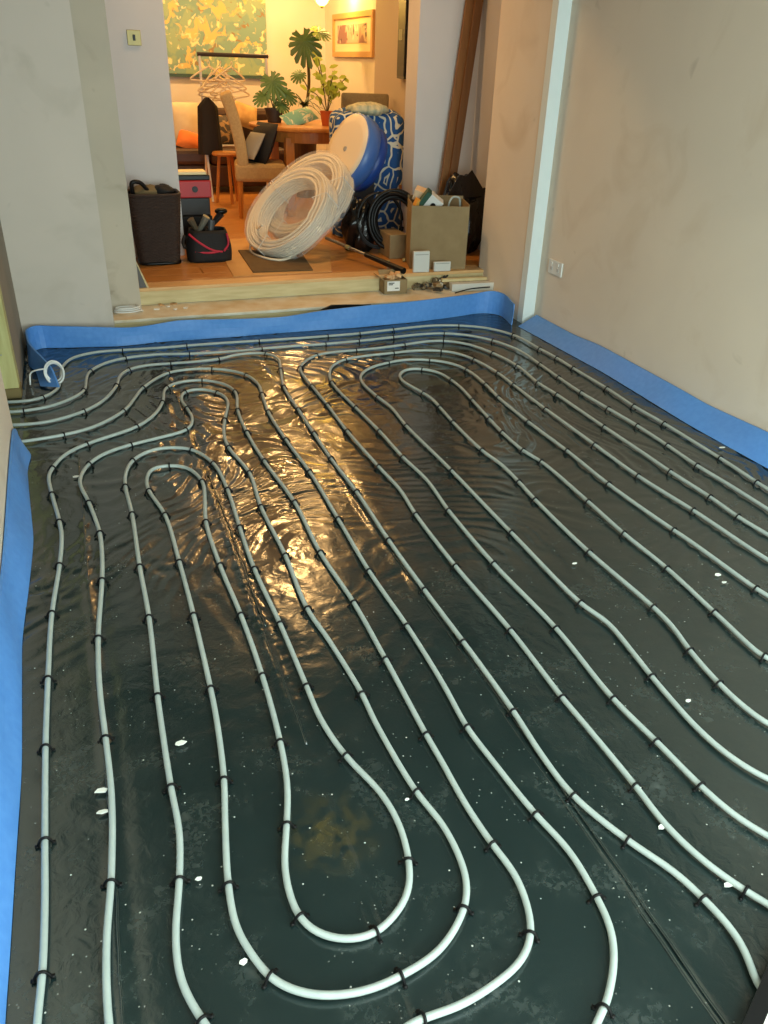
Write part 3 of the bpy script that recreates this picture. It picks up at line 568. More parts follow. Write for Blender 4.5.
# wire coil on ledge left
p = gz(127, 308, ZL)
ring = [(p[0]+.085*math.cos(k*.3)*(1-.003*k), 5.04+.045*math.sin(k*.3)*(1-.002*k), ZL+.006+.0005*k) for k in range(66)]
tag(MB().tube(ring, .004, 6).build('wire_coil', M_CABLE, None, smooth=True), 'flat coil of white cable lying on the left end of ledge', 'cable')
for k in range(9):
    q = gz(random.uniform(150, 190), random.uniform(303, 310), ZL); q[1] = min(q[1], 5.17)
    tag(MB().box((q[0], q[1], ZL+.004), (random.uniform(.01, .04), random.uniform(.01, .025), .007), rotm(0, 0, random.uniform(0, 3))).build('wood_chip', mat('chip_%d' % (k % 2), [(206, 160, 110), (230, 226, 216)][k % 2], .8), None), 'small wood chip on the ledge beside the white cable coil', 'debris', 'chips on the left of the ledge')
# leaning glazed frame by the pier
lf = thing('leaning_frame', 'small dark frame with a pale edge leaning beside the pier', 'frame', (.35, 5.36, ZU))
MB().prism([(0, 0), (.012, 0), (-.045, .16), (-.05, .16)], .012, Matrix.Translation((.372, 5.215, ZU)) @ Matrix.Rotation(PI/2, 4, 'X')).build('edge', M_TIMBER, lf)
MB().prism([(-.045, 0), (0, 0), (-.046, .15)], .008, Matrix.Translation((.372, 5.217, ZU)) @ Matrix.Rotation(PI/2, 4, 'X')).build('panel', mat('slate', (88, 84, 82), .5), lf)

# ---------------------------------------------------------------- hall things: basket, tool bags, coils, hose, bags
bk = thing('wicker_basket', 'tall dark brown woven basket against the white wall', 'basket', (.53, 5.93, ZU))
M_WICK = mat('dark_wicker', (58, 42, 34), .6, (42, 30, 24), 60, bump=.6, bscale=120, stretch=(1, 1, 3))
def sq(a, n=4): c, s_ = math.cos(a), math.sin(a); return (abs(c)**n+abs(s_)**n)**(-1/n)
mb = MB()
def bfun(u, v):
    a = u*2*PI; z = v*.45; rr = (.128+.042*v)*sq(a, 5)+.004*math.sin(v*42*PI)*math.cos(u*48*PI); return (.53+rr*math.cos(a), 5.93+rr*.82*math.sin(a), ZU+z)
mb.grid(bfun, 96, 64, cu=True); mb.build('woven_body', M_WICK, bk, smooth=False, solid=-.008)
mb = MB(); mb.tube([(.53+.172*sq(a, 5)*math.cos(a), 5.93+.141*sq(a, 5)*math.sin(a), ZU+.455) for a in np.linspace(0, 2*PI, 48, endpoint=False)], .011, 6, closed=True); mb.build('rim', M_WICK, bk, smooth=True)
mb = MB(); mb.tube([(.53+.135*sq(a, 5)*math.cos(a), 5.93+.112*sq(a, 5)*math.sin(a), ZU+.010) for a in np.linspace(0, 2*PI, 48, endpoint=False)], .012, 6, closed=True); mb.build('base', M_BLACKP, bk, smooth=True)
MB().bounds(.42, .64, 5.85, 6.01, ZU+.01, ZU+.02).build('bottom', M_WICK, bk)
def crumple(name, c, s, m, label, cat, seed, lumps=.25, n=28, flat=True):
    mb = MB()
    def fn(u, v):
        a = u*2*PI; b = (v-.5)*PI; d = np.array([math.cos(a)*math.cos(b), math.sin(a)*math.cos(b), math.sin(b)])
        k = 1+lumps*float(gn(np.array(d[0]*2.1+seed), np.array(d[1]*2.1+d[2]*1.7), 40))+lumps*.6*float(gn(np.array(d[0]*5+seed), np.array(d[1]*5+d[2]*4), 41))
        p = np.array(c)+d*np.array(s)*k
        if flat: p[2] = max(p[2], c[2]-s[2]*.86)
        return p
    mb.grid(fn, n, n//2+2, cu=True)
    o = mb.build(name, m, None, smooth=True); tag(o, label, cat); return o
crumple('folded_jacket', (.50, 5.93, ZU+.455), (.11, .085, .05), mat('olive_cloth', (120, 104, 72), .9), 'olive cloth bundled in the top of the wicker basket', 'cloth', 3, flat=False)
crumple('dark_cloth', (.60, 5.92, ZU+.465), (.07, .08, .045), M_BLACK, 'dark cloth in the right of the wicker basket', 'cloth', 9, flat=False)
tag(MB().tube(catmull([(.40, 5.86, ZU+.44), (.40, 5.84, ZU+.53), (.45, 5.85, ZU+.53), (.50, 5.87, ZU+.475), (.53, 5.88, ZU+.45)], .01), .014, 8).build('vacuum_hose', M_BLACKP, None, smooth=True), 'curved black hose sticking out of the wicker basket', 'hose')
# tool box tower (black with red band)
tb = thing('tool_case', 'tall black tool case with a red band and cream top', 'case', (.86, 6.42, ZU))
MB().bounds(.745, .985, 6.32, 6.53, ZU, ZU+.235).build('lower_case', M_BLACKP, tb, bevel=.012)
MB().bounds(.755, .975, 6.33, 6.52, ZU+.235, ZU+.36).build('upper_case', mat('charcoal_plastic', (34, 34, 36), .5), tb, bevel=.008)
rd = MB().bounds(.735, .99, 6.315, 6.535, ZU+.36, ZU+.48).build('red_band', mat('red_plastic', (170, 24, 32), .45), tb, bevel=.008)
MB().lathe([(.022, 0), (.022, .006)], (.87, 6.315, ZU+.42), 14, rotm(PI/2)).build('knob', M_BLACKP, tb)
MB().bounds(.74, .985, 6.32, 6.53, ZU+.48, ZU+.515).build('lid', M_BLACKP, tb, bevel=.006)
MB().bounds(.755, .965, 6.33, 6.47, ZU+.515, ZU+.54).build('tray', mat('cream_plastic', (236, 220, 170), .5), tb, bevel=.006)
# tool bag
tg = thing('tool_bag', 'low black tool bag with red piping on the hall floor', 'bag', (.88, 5.93, ZU))
mb = MB()
def bag(u, v):
    a = u*2*PI; h = v*.21; k = (1.0+.12*math.sin(v*PI))*(1-.18*v); return (.88+.145*k*sq(a, 4)*math.cos(a)+.004*math.sin(a*7), 5.93+.10*k*sq(a, 4)*math.sin(a), ZU+h)
mb.grid(bag, 40, 10, cu=True); mb.build('body', M_BLACK, tg, smooth=True, solid=-.006)
MB().bounds(.79, .97, 5.87, 5.99, ZU+.004, ZU+.05).build('filling', M_BLACK, tg)
M_RED = mat('red_piping', (190, 30, 60), .5)
for pts in ([(.74, 5.86, ZU+.19), (.80, 5.828, ZU+.14), (.89, 5.822, ZU+.085), (.96, 5.825, ZU+.07)], [(1.0, 5.84, ZU+.19), (1.005, 5.835, ZU+.12), (.97, 5.82, ZU+.075)], [(.77, 5.835, ZU+.075), (.88, 5.818, ZU+.068), (1.0, 5.84, ZU+.085)]):
    MB().tube(catmull(pts, .01), .0075, 6).build('piping', M_RED, tg, smooth=True)
MB().tube(catmull([(.72, 5.92, ZU+.17), (.70, 5.90, ZU+.13), (.705, 5.87, ZU+.10)], .01), .012, 6).build('strap', M_BLACK, tg, smooth=True)
for k, (x, y, z, l, rx, ry, c) in enumerate(((.84, 5.92, .23, .16, .3, .5, (120, 116, 104)), (.93, 5.93, .25, .17, .2, .7, (24, 24, 26)), (.90, 5.90, .2, .14, -.3, .2, (70, 72, 76)), (.80, 5.95, .22, .13, .2, -.5, (96, 84, 66)))):
    tag(MB().tube([Vector((x, y, ZU+z)) - (rotm(rx, ry, 0) @ Vector((0, 0, l/2))), Vector((x, y, ZU+z)), Vector((x, y, ZU+z)) + (rotm(rx, ry, 0) @ Vector((0, 0, l/2)))], [.014, .018, .026], 8).build('hand_tool', mat('tool_%d' % k, c, .5), None), ['grey handled tool in the middle of black tool bag', 'black drill handle rising from the right of tool bag', 'slate grey tool upright at front of tool bag', 'brown handled tool in the left of tool bag'][k], 'tool')
crumple('grip_end', (.985, 5.93, ZU+.325), (.045, .03, .022), M_BLACKP, 'black grip end above the tool bag', 'tool', 5, .1, 14, False)

# cardboard sheet and brown mat on the floor
tag(MB().prism([(1.02, 6.6), (.945, 5.36), (1.62, 5.355), (1.86, 6.2), (1.5, 6.65)], .004, Matrix.Translation((0, 0, ZU+.0005))).build('floor_card', mat('floor_card', (206, 158, 96), .7, (196, 146, 86), 4), None), 'tan card sheet protecting the oak floor under the coils', 'cardboard sheet')
tag(MB().prism([(1.13, 6.15), (1.09, 5.43), (1.50, 5.40), (1.58, 6.05)], .008, Matrix.Translation((0, 0, ZU+.005))).build('brown_mat', mat('mat_brown', (104, 82, 48), .9, (94, 72, 42), 20), None), 'dark brown mat lying in front of the pipe coils', 'mat')

# pipe coils
n = Vector((-.66, -.30, .69)).normalized(); ax = Vector((0, 0, 1)).cross(n).normalized(); RM = Matrix((n.cross(ax).cross(n)*0+ax, n.cross(ax), n)).transposed()
M_COIL = mat('coil_pipe', (238, 226, 204), .4)
def coil(center, R_, thick, label, turns, layers, tail=False):
    c = Vector(center); root = thing('pipe_coil', label, 'pipe coil', (center[0], center[1], ZU))
    root['group'] = 'spare pipe coils in the hall'
    pts = []
    for l in range(layers):
        for t in range(turns):
            for k in range(40):
                f = (t+k/40)/turns; z = (f if l % 2 == 0 else 1-f)*thick-thick/2; a = 2*PI*k/40
                rr = R_-.017*l+.003*math.sin(3*a+t*1.3+l); pts.append(c+RM @ Vector((rr*math.cos(a), rr*math.sin(a), z)))
    MB().tube(pts, .0095, 6).build('winding', M_COIL, root, smooth=True)
    def film(u, v):
        a = u*2*PI; z = (v-.5)*(thick+.03); rr = R_+.013+.006*math.sin(9*a)*math.sin(v*PI)+.003*math.sin(23*a+5*v); p = c+RM @ Vector((rr*math.cos(a), rr*math.sin(a), z)); return p
    MB().grid(film, 72, 6, cu=True).build('shrink_wrap', M_FILM, root, smooth=True)
    def face(u, v):
        a = u*2*PI; rr = (R_+.013)*(1-v*.97); z = thick/2+.014+.012*math.sin(5*a+4*v)*v-.07*max(0, v-.35); return c+RM @ Vector((rr*math.cos(a), rr*math.sin(a), z))
    MB().grid(face, 48, 10, cu=True).build('shrink_wrap', M_FILM, root, smooth=True)
    for a in (.5, 2.6, 4.7):
        e = Vector((math.cos(a), math.sin(a), 0)); q = [c+RM @ (e*(R_+.012)+Vector((0, 0, thick/2+.012))), c+RM @ (e*(R_+.012)-Vector((0, 0, thick/2+.012))), c+RM @ (e*(R_-.017*layers-.008)-Vector((0, 0, thick/2+.012))), c+RM @ (e*(R_-.017*layers-.008)+Vector((0, 0, thick/2+.012)))]
        MB().tube(q, .004, 5, closed=True).build('strap', M_WHITEP, root)
    if tail:
        e = c+RM @ Vector((0, -R_, 0))
        tp = [gz(262, 225, .45), gz(254, 235, .33), gz(250, 248, .25), gz(262, 257, ZU+.02), gz(280, 260, ZU+.02), gz(296, 256, ZU+.02)]
        MB().tube(catmull(tp, .02), .0085, 8).build('pipe_tail', M_COIL, root, smooth=True)
    return c
cc = gz(291, 214, .50); c1 = Vector(cc)
coil(c1, .355, .13, 'front shrink-wrapped coil of white pipe leaning over the brown mat', 7, 6, True)
coil(c1-n*.158+RM @ Vector((-.15, .24, 0)), .365, .14, 'rear shrink-wrapped coil of white pipe behind the front coil', 7, 6)

# armchair under a blue patterned throw, and the blue reel leaning on it
M_THROW = lines_mat('blue_throw', (22, 78, 142), (206, 206, 192), 6.5)
ac = thing('draped_chair', 'high backed chair hidden under a blue throw with white line pattern', 'chair', (2.36, 6.62, ZU))
mb = MB()
def throw(u, v):
    a = u*2*PI; h = v
    if v < .82:
        z = ZU+.01+(v/.82)*.86; k = 1.0+.06*(1-v)+.022*math.sin(9*a)*(1-v)+.012*math.sin(17*a+3*v)
    else:
        q = (v-.82)/.18; z = ZU+.87+.075*math.sin(q*PI/2); k = max(.02, math.cos(q*PI/2))**.6
    sx, sy = .29, .17
    return (2.335+sx*k*sq(a, 4)*math.cos(a)-.02*v, 6.64+sy*k*sq(a, 4)*math.sin(a)+.05*v, z+.012*math.sin(3*a+1)*(v > .7))
mb.grid(throw, 90, 40, cu=True); mb.build('throw', M_THROW, ac, smooth=True)
for sx in (-1, 1):
    for sy in (-1, 1): MB().bounds(2.335+sx*.22-.02, 2.335+sx*.22+.02, 6.64+sy*.12-.02, 6.64+sy*.12+.02, ZU, ZU+.4).build('leg', M_FURN, ac)
crumple('throw_blanket', (2.30, 6.62, ZU+.945), (.17, .15, .05), mat('cream_stripe_cloth', (214, 206, 170), .9, (150, 160, 140), 9, stretch=(4, 1, 1)), 'cream striped blanket folded over the blue draped chair', 'blanket', 12, .2, 28, False)
n2 = Vector((-.90, -.22, .41)).normalized(); ax2 = Vector((0, 0, 1)).cross(n2).normalized(); RM2 = Matrix((ax2, n2.cross(ax2), n2)).transposed()
rc = Vector(aty(351, 152, 6.36)); rl = thing('blue_reel', 'large reel with a cream face and blue rim leaning on the blue draped chair', 'reel', (rc.x, rc.y, ZU))
MB().lathe([(.255, -.075), (.275, -.065), (.28, -.01), (.275, .045), (.255, .055)], rc, 40, RM2).build('rim', mat('blue_plastic', (70, 112, 186), .35), rl, smooth=True)
MB().lathe([(0, .0575), (.06, .0575), (.20, .060), (.262, .056), (.264, .045)], rc, 40, RM2).build('face', mat('cream_face', (226, 212, 190), .45), rl, smooth=True)
MB().lathe([(0, .066), (.016, .066), (.02, .058)], rc, 14, RM2).build('hub', mat('grey_plastic', (150, 150, 148), .5), rl)
MB().lathe([(.24, -.16), (.25, -.155), (.25, -.075)], rc, 40, RM2).build('inner_drum', mat('dark_blue_plastic', (30, 70, 150), .4), rl, smooth=True)
fpt = rc - n2*.10
MB().box((fpt.x+.02, fpt.y+.02, (ZU+fpt.z)/2-.08), (.16, .12, fpt.z-ZU-.16)).build('stand', mat('dark_stand', (40, 40, 44), .6), rl)

# black hose coil and bin bags
def hose(center, R_, tilt, label, loops, r=.013):
    c = Vector(center); Rm = rotm(*tilt); pts = []
    for k in range(loops*28):
        a = 2*PI*k/28; l = k/28; rr = R_*(1-(.26*((int(l)*.618) % 1) if loops > 4 else .05*math.sin(l*2.1))); pts.append(c+Rm @ Vector((rr*math.cos(a), (rr*1.12)*math.sin(a), .02*math.sin(l*3.3)+.009*(l-loops/2))))
    return tag(MB().tube(pts, r, 7).build('hose_coil', M_BLACKP, None, smooth=True), label, 'hose', 'coiled black hoses')
p = aty(396, 206, 5.86); hose((p[0]-.01, p[1], ZU+.24), .185, (PI/2-.15, .0, -.45), 'thick coil of black hose standing behind the cardboard box', 14, .015)
p = aty(379, 207, 5.92); hose((p[0], p[1]-.02, ZU+.235), .175, (PI/2-.15, 0, -.2), 'loose thin loops of black hose left of the thick hose coil', 2, .009)
crumple('bin_bag', (2.05, 6.02, ZU+.17), (.125, .12, .20), M_BINBAG, 'slumped black plastic bag between pipe coils and hose', 'bag', 21, .45, 40)
bb = crumple('bin_bag', (2.78, 5.79, ZU+.24), (.19, .15, .28), M_BINBAG, 'tall black bin bag in the corner behind the cardboard box', 'bag', 33, .5, 44)
MB().prism([(0, 0), (.30, .02), (.31, .06), (.20, .20), (.16, .16), (.10, .17)], .01, Matrix.Translation((2.60, 5.70, ZU+.40)) @ Matrix.Rotation(PI/2, 4, 'X')).build('gathered_neck', M_BINBAG, bb)
# metal tool tube
a = gz(326, 238, .33); b = gz(404, 271, ZU+.03)
pb = thing('pipe_tool', 'long steel pipe tool with a black handle lying by the step', 'tool', tuple(b))
MB().tube([a, a*.45+b*.55], .012, 8).build('shaft', M_STEEL, pb); MB().tube([a*.47+b*.53, b], [.016, .022], 10).build('handle', M_BLACKP, pb)
MB().tube([a*.72+b*.28, a*.68+b*.32], .016, 8).build('collar', M_BRASS, pb)
for k, (px, py) in enumerate(((384, 247), (391, 256), (398, 252), (404, 262), (400, 276), (388, 264))):
    q = gz(px, py, ZU); q[1] = max(q[1], 5.36)
    tag(MB().lathe([(.012, 0), (.018, .008), (.012, .022), (.006, .026)], (q[0], q[1], ZU+.003), 8).build('plumbing_fitting', [M_WHITEP, M_BRASS][k % 2], None), ['white pipe cap on the oak floor left of cardboard box', 'brass fitting on the oak floor left of cardboard box'][k % 2], 'fitting', ['white caps by the box', 'brass fittings by the box'][k % 2])
# leaning planks
for k, (pb_, pt_) in enumerate((((441, 205), (470, 0)), ((446.5, 205), (477, 0)))):
    a = Vector(aty(pb_[0], pb_[1], 6.0)); b = Vector(aty(pt_[0], pt_[1], 6.065)); d = (b-a).normalized(); a2 = a+d*((ZU-a.z)/d.z+.0); b2 = b+d*.35
    z = d; x = Vector((1, 0, 0)); x = (x-z*x.dot(z)).normalized(); y = z.cross(x); R3 = Matrix((x, y, z)).transposed()
    tag(MB().box((a2+b2)/2+Vector((.004*k, -.026*k, 0)), (.062, .022, (b2-a2).length), R3).build('wooden_plank', mat('brown_plank_%d' % k, [(140, 94, 46), (120, 78, 38)][k], .6, [(124, 80, 38), (106, 68, 32)][k], 5, stretch=(10, 10, 1)), None, bevel=.002), ['left of two brown planks leaning on the white nib wall', 'right of two brown planks leaning on the white nib wall'][k], 'plank', 'planks leaning on the wall')

# ---------------------------------------------------------------- dining room furniture
def dining_chair(name, label, loc, rz, mfab):
    t = thing(name, label, 'chair', loc, rz, 'dining chairs')
    for sx, sy in ((-1, -1), (1, -1), (-1, 1), (1, 1)):
        MB().tube([(sx*.19, sy*.19, 0), (sx*.185, sy*.185, .33)], [.018, .026], 4).build('leg', M_FURN, t, world=False)
    MB().bounds(-.225, .225, -.225, .225, .31, .46).build('seat', mfab, t, world=False, bevel=.03)
    def back(u, v):
        h = .42+v*.57; y = -.20-.02*v-.10*v*v; x = (u-.5)*.44; return (x, y, h)
    MB().grid(back, 12, 14).build('backrest', mfab, t, world=False, smooth=True, solid=.10, bevel=.02)
    return t
M_BEIGE = mat('beige_upholstery', (190, 160, 110), .9, (178, 148, 100), 60, bump=.15, bscale=200)
M_GREYF = mat('taupe_upholstery', (138, 124, 96), .9, (128, 114, 88), 60)
dining_chair('dining_chair', 'beige upholstered dining chair in front of the round table', (1.66, 7.72, ZU), -1.75, M_BEIGE)
dining_chair('dining_chair', 'taupe upholstered dining chair behind the round table', (2.62, 7.62, ZU), PI-.35, M_GREYF)
def cushion(name, c, s, R, m, label):
    def fn(u, v):
        x = (u-.5)*2; y = (v-.5)*2; k = (1-abs(x)**2.4)*(1-abs(y)**2.4); return x, y, max(k, 0)**.55
    mb = MB(); Rm = rotm(*R)
    mb.grid(lambda u, v: Vector(c)+Rm @ Vector((fn(u, v)[0]*s[0], fn(u, v)[1]*s[1], fn(u, v)[2]*s[2])), 14, 14)
    mb.grid(lambda u, v: Vector(c)+Rm @ Vector((fn(1-u, v)[0]*s[0], fn(1-u, v)[1]*s[1], -fn(1-u, v)[2]*s[2])), 14, 14)
    return tag(mb.build(name, m, None, smooth=True), label, 'cushion')
cushion('black_cushion', (1.68, 7.70, ZU+.61), (.18, .18, .07), (0, -1.15, .3), M_BLACK, 'black and grey cushion resting on the beige dining chair')
cushion('grey_cushion', (1.575, 7.60, ZU+.60), (.12, .12, .035), (0, -1.0, .35), mat('grey_cloth', (150, 146, 136), .9), 'grey cushion leaning beside the black cushion on beige chair')
tt = thing('dining_table', 'round oak dining table with plants on top', 'table', (2.22, 7.95, ZU))
MB().lathe([(0, .715), (.56, .715), (.58, .722), (.585, .74), (.58, .752), (0, .752)], (2.22, 7.95, ZU), 48).build('tabletop', M_FURN, tt, bevel=0)
MB().lathe([(.44, .62), (.45, .62), (.45, .715), (.44, .715)], (2.22, 7.95, ZU), 40).build('apron', M_FURN, tt)
for sx, sy in ((-1, -1), (1, -1), (-1, 1), (1, 1)): MB().bounds(2.22+sx*.30-.04, 2.22+sx*.30+.04, 7.95+sy*.30-.04, 7.95+sy*.30+.04, ZU, ZU+.66).build('leg', M_FURN, tt, bevel=.006)
MB().bounds(1.95, 2.5, 7.92, 7.98, ZU+.22, ZU+.26).build('stretcher', M_FURN, tt)
ZT = ZU+.753
# plants
M_LEAF = mat('monstera_green', (74, 104, 52), .4, (94, 126, 60), 8); M_LIME = mat('lime_leaf', (168, 176, 48), .5, (190, 196, 70), 10); M_STEM = mat('plant_stem', (88, 84, 44), .7)
def monstera_leaf():
    out = []; n = 15; 
    def rad(a): return .5*(1-.30*abs(math.sin(a/2))**3)*(1.0+.15*math.cos(a))*(1 if abs(a) < 2.8 else .55)
    for k in range(n):
        a0 = -2.95+5.9*k/n; a1 = -2.95+5.9*(k+1)/n; am = (a0+a1)/2
        out += [(rad(a0)*math.cos(a0+.03)*.97, rad(a0)*math.sin(a0+.03)*.82), (rad(am)*math.cos(am)*1.08, rad(am)*math.sin(am)*.9), (rad(a1)*math.cos(a1-.09)*.97, rad(a1)*math.sin(a1-.09)*.82)]
        if k < n-1 and 1 <= k <= n-3: out.append((rad(a1)*math.cos(a1)*.60, rad(a1)*math.sin(a1)*.5))
    return out
LEAF = monstera_leaf()
def leaf_mesh(mb, c, size, R, droop=.25):
    k = len(LEAF); vs = [Vector((0, 0, 0))]; 
    for x, y in LEAF: vs.append(Vector((x, y, -droop*(x*x+y*y)*1.2)))
    mb.add([Vector(c)+R @ (v*size) for v in vs], [(0, i+1, (i+1) % k+1) for i in range(k)]); return mb
def pot(root, c, r, h, m):
    MB().lathe([(r*.72, 0), (r, h*.92), (r*1.06, h*.92), (r*1.06, h), (r*.92, h), (r*.9, h*.9), (0, h*.9)], c, 24).build('pot', m, root, smooth=False)
def lookR(yaw, pitch, roll=0): return Matrix.Rotation(yaw, 3, 'Z') @ Matrix.Rotation(pitch, 3, 'X') @ Matrix.Rotation(roll, 3, 'Z')
pl = thing('monstera_plant', 'low monstera with big split leaves in a dark pot on table', 'plant', (1.90, 8.10, ZT))
pot(pl, (1.90, 8.10, ZT), .085, .12, mat('dark_pot', (46, 40, 34), .6))
for i, (dx, dz, s_, yaw, pit, rl_) in enumerate(((-.02, .34, .30, -.1, 1.15, -1.2), (.10, .24, .22, .3, .9, -.5), (-.10, .22, .2, -.4, .9, -2.4), (.05, .16, .18, .2, .8, -1.2))):
    MB().tube(catmull([(1.90, 8.10, ZT+.1), (1.90+dx*.5, 8.09, ZT+.1+dz*.6), (1.90+dx, 8.06, ZT+dz)], .03), .006, 5).build('stem', M_STEM, pl)
    leaf_mesh(MB(), (1.90+dx, 8.05, ZT+dz), s_, lookR(yaw, pit, rl_)).build('leaf', M_LEAF, pl)
px_ = aty(306, 45, 9.2); tpz = ZU
tp_ = thing('tall_monstera', 'tall monstera with two split leaves high behind the table', 'plant', (px_[0], 9.2, ZU))
pot(tp_, (px_[0], 9.2, ZU), .15, .30, mat('grey_pot', (120, 112, 100), .7))
MB().tube(catmull([(px_[0], 9.2, ZU+.25), (px_[0]-.02, 9.2, .9), (px_[0]+.02, 9.18, 1.3), (px_[0], 9.16, 1.58)], .05), .017, 7).build('stem', M_STEM, tp_, smooth=True)
for (qx, qy, s_, yaw, pit, rl_) in ((304, 41, .42, -.15, 1.2, -1.3), (318, 32, .26, .2, .7, -.1), (300, 74, .20, -.3, .8, -2.2)):
    q = aty(qx, qy, 9.12); MB().tube(catmull([(px_[0], 9.17, q[2]-.12), (q[0], q[1]+.02, q[2]+.02)], .03), .006, 5).build('stem', M_STEM, tp_)
    leaf_mesh(MB(), q, s_, lookR(yaw, pit, rl_)).build('leaf', M_LEAF, tp_)
sp = aty(304, 96, 8.78); sy_ = thing('spiky_plant', 'spiky plant with arching narrow leaves behind the table', 'plant', (sp[0], 8.78, ZU))
MB().lathe([(.10, 0), (.12, .5), (.13, .62), (.11, .62), (0, .58)], (sp[0], 8.78, ZU), 20).build('planter', mat('brown_planter', (84, 60, 40), .6), sy_)
MB().tube([(sp[0], 8.78, ZU+.55), (sp[0], 8.78, ZU+.86)], .02, 6).build('trunk', M_STEM, sy_)
for k in range(18):
    a = k*2.4; L_ = random.uniform(.26, .40); b0 = Vector((sp[0], 8.78, ZU+.86)); el = .3+.9*(k % 5)/5
    e = Vector((math.cos(a)*math.cos(el), math.sin(a)*math.cos(el), math.sin(el))); sd = Vector((-math.sin(a), math.cos(a), 0))*.018
    vs = []
    for j in range(5): q = j/4; c = b0+e*L_*q-Vector((0, 0, .18*q*q*L_/.3)); w_ = (1-q)*.9+.1; vs += [c-sd*w_, c+sd*w_]
    MB().add(vs, [(2*j, 2*j+1, 2*j+3, 2*j+2) for j in range(4)]).build('leaf', mat('dark_leaf', (66, 84, 40), .5), sy_)
lp_ = aty(327, 118, 7.75); lime = thing('lime_plant', 'leafy lime green plant in a terracotta pot on table', 'plant', (lp_[0], 7.75, ZT))
pot(lime, (lp_[0], 7.75, ZT), .062, .12, mat('terracotta', (190, 92, 40), .6))
stems = []
for k in range(9):
    a = k*2.4; hgt = random.uniform(.18, .46); rr = random.uniform(.05, .2); e = Vector((lp_[0]+rr*math.cos(a)*1.2, 7.75+rr*math.sin(a)*.6, ZT+.1+hgt)); s0 = Vector((lp_[0], 7.75, ZT+.1))
    MB().tube(catmull([s0, (s0+e)/2+Vector((0, 0, .05)), e], .03), .004, 5).build('stem', M_STEM, lime)
    for j in range(6):
        q = .45+.55*j/5; c = s0.lerp(e, q)+Vector((random.uniform(-.04, .04), random.uniform(-.03, .03), random.uniform(-.02, .04))); s_ = random.uniform(.03, .05)
        Rl = lookR(random.uniform(-1, 1), random.uniform(.5, 1.4), random.uniform(-3, 3))
        MB().add([c+Rl @ Vector(v)*s_ for v in ((-1, 0, 0), (-.3, .6, .1), (.5, .5, .05), (1.1, 0, -.1), (.5, -.5, .05), (-.3, -.6, .1))], [(0, 1, 2, 3), (0, 3, 4, 5)]).build('leaf', M_LIME, lime)
cushion('teal_packet', aty(299, 116, 7.9)+np.array((0, 0, -.01)), (.16, .09, .035), (.55, -.25, .3), blotch_mat('teal_print', (120, 176, 160), [((220, 220, 190), 14, .55)], 1), 'teal patterned soft packet lying on the round table')['category'] = 'packet'
tag(MB().lathe([(.04, 0), (.05, .09), (.046, .09), (.038, .006), (0, .006)], (aty(350, 100, 7.95)[0]-.05, 8.12, ZT), 16).build('candle_pot', mat('dark_glaze', (80, 84, 92), .3), None), 'small dark glazed pot on the right of the table', 'pot')

# sofa with cushions along the back wall
sf = thing('sofa', 'dark brown sofa along the back wall of the dining room', 'sofa', (1.5, 9.55, ZU))
M_SOFA = mat('brown_leather', (72, 46, 30), .5, (60, 38, 24), 10)
MB().bounds(.55, 2.35, 9.15, 10.0, ZU+.06, ZU+.28).build('base', M_SOFA, sf, bevel=.02)
for x in (.6, 1.45): MB().bounds(x, x+.84, 9.12, 9.75, ZU+.28, ZU+.43).build('seat_cushion', M_SOFA, sf, bevel=.04)
MB().bounds(.55, 2.35, 9.75, 10.02, ZU+.28, ZU+.78).build('backrest', M_SOFA, sf, bevel=.05)
for x in (.42, 2.33): MB().bounds(x, x+.16, 9.12, 10.02, ZU+.06, ZU+.60).build('armrest', M_SOFA, sf, bevel=.04)
for x in (.5, 2.4):
    for y in (9.2, 9.95): MB().bounds(x-.03, x+.03, y-.03, y+.03, ZU, ZU+.06).build('foot', M_FURN, sf)
cushion('cream_cushion', aty(186, 124, 9.5), (.16, .22, .07), (1.15, 0, -.1), mat('cream_cloth', (222, 204, 172), .9, (212, 190, 156), 8), 'large cream cushion upright at the left of the brown sofa')
cushion('orange_cushion', aty(193, 142, 9.35), (.16, .10, .06), (.9, .3, -.2), mat('orange_cloth', (236, 130, 62), .9), 'small orange cushion in front of the cream cushion')
cushion('patterned_cushion', aty(224, 132, 9.5), (.2, .18, .07), (1.1, 0, .1), blotch_mat('dark_pattern', (52, 38, 26), [((150, 116, 70), 12, .54)], 1), 'dark brown patterned cushion in the middle of sofa')
cushion('pale_cushion', aty(246, 116, 9.55), (.13, .13, .06), (1.1, .3, .2), mat('sand_cloth', (216, 176, 116), .9, (196, 152, 96), 12), 'sand coloured cushion at the right of the sofa back')
# stool
sp2 = gz(232, 190, ZU); q = aty(226, 152, 8.5)
sl = thing('round_stool', 'small round wooden stool beside the beige chair', 'stool', (q[0], 8.5, ZU))
MB().lathe([(0, q[2]-ZU-.03), (.13, q[2]-ZU-.03), (.14, q[2]-ZU-.015), (.13, q[2]-ZU), (0, q[2]-ZU)], (q[0], 8.5, ZU), 24).build('seat', M_FURN, sl)
for k in range(3):
    a = k*2.1+.6; MB().tube([(q[0]+.12*math.cos(a), 8.5+.12*math.sin(a), ZU), (q[0]+.07*math.cos(a), 8.5+.07*math.sin(a), q[2]-.02)], .016, 6).build('leg', M_FURN, sl)
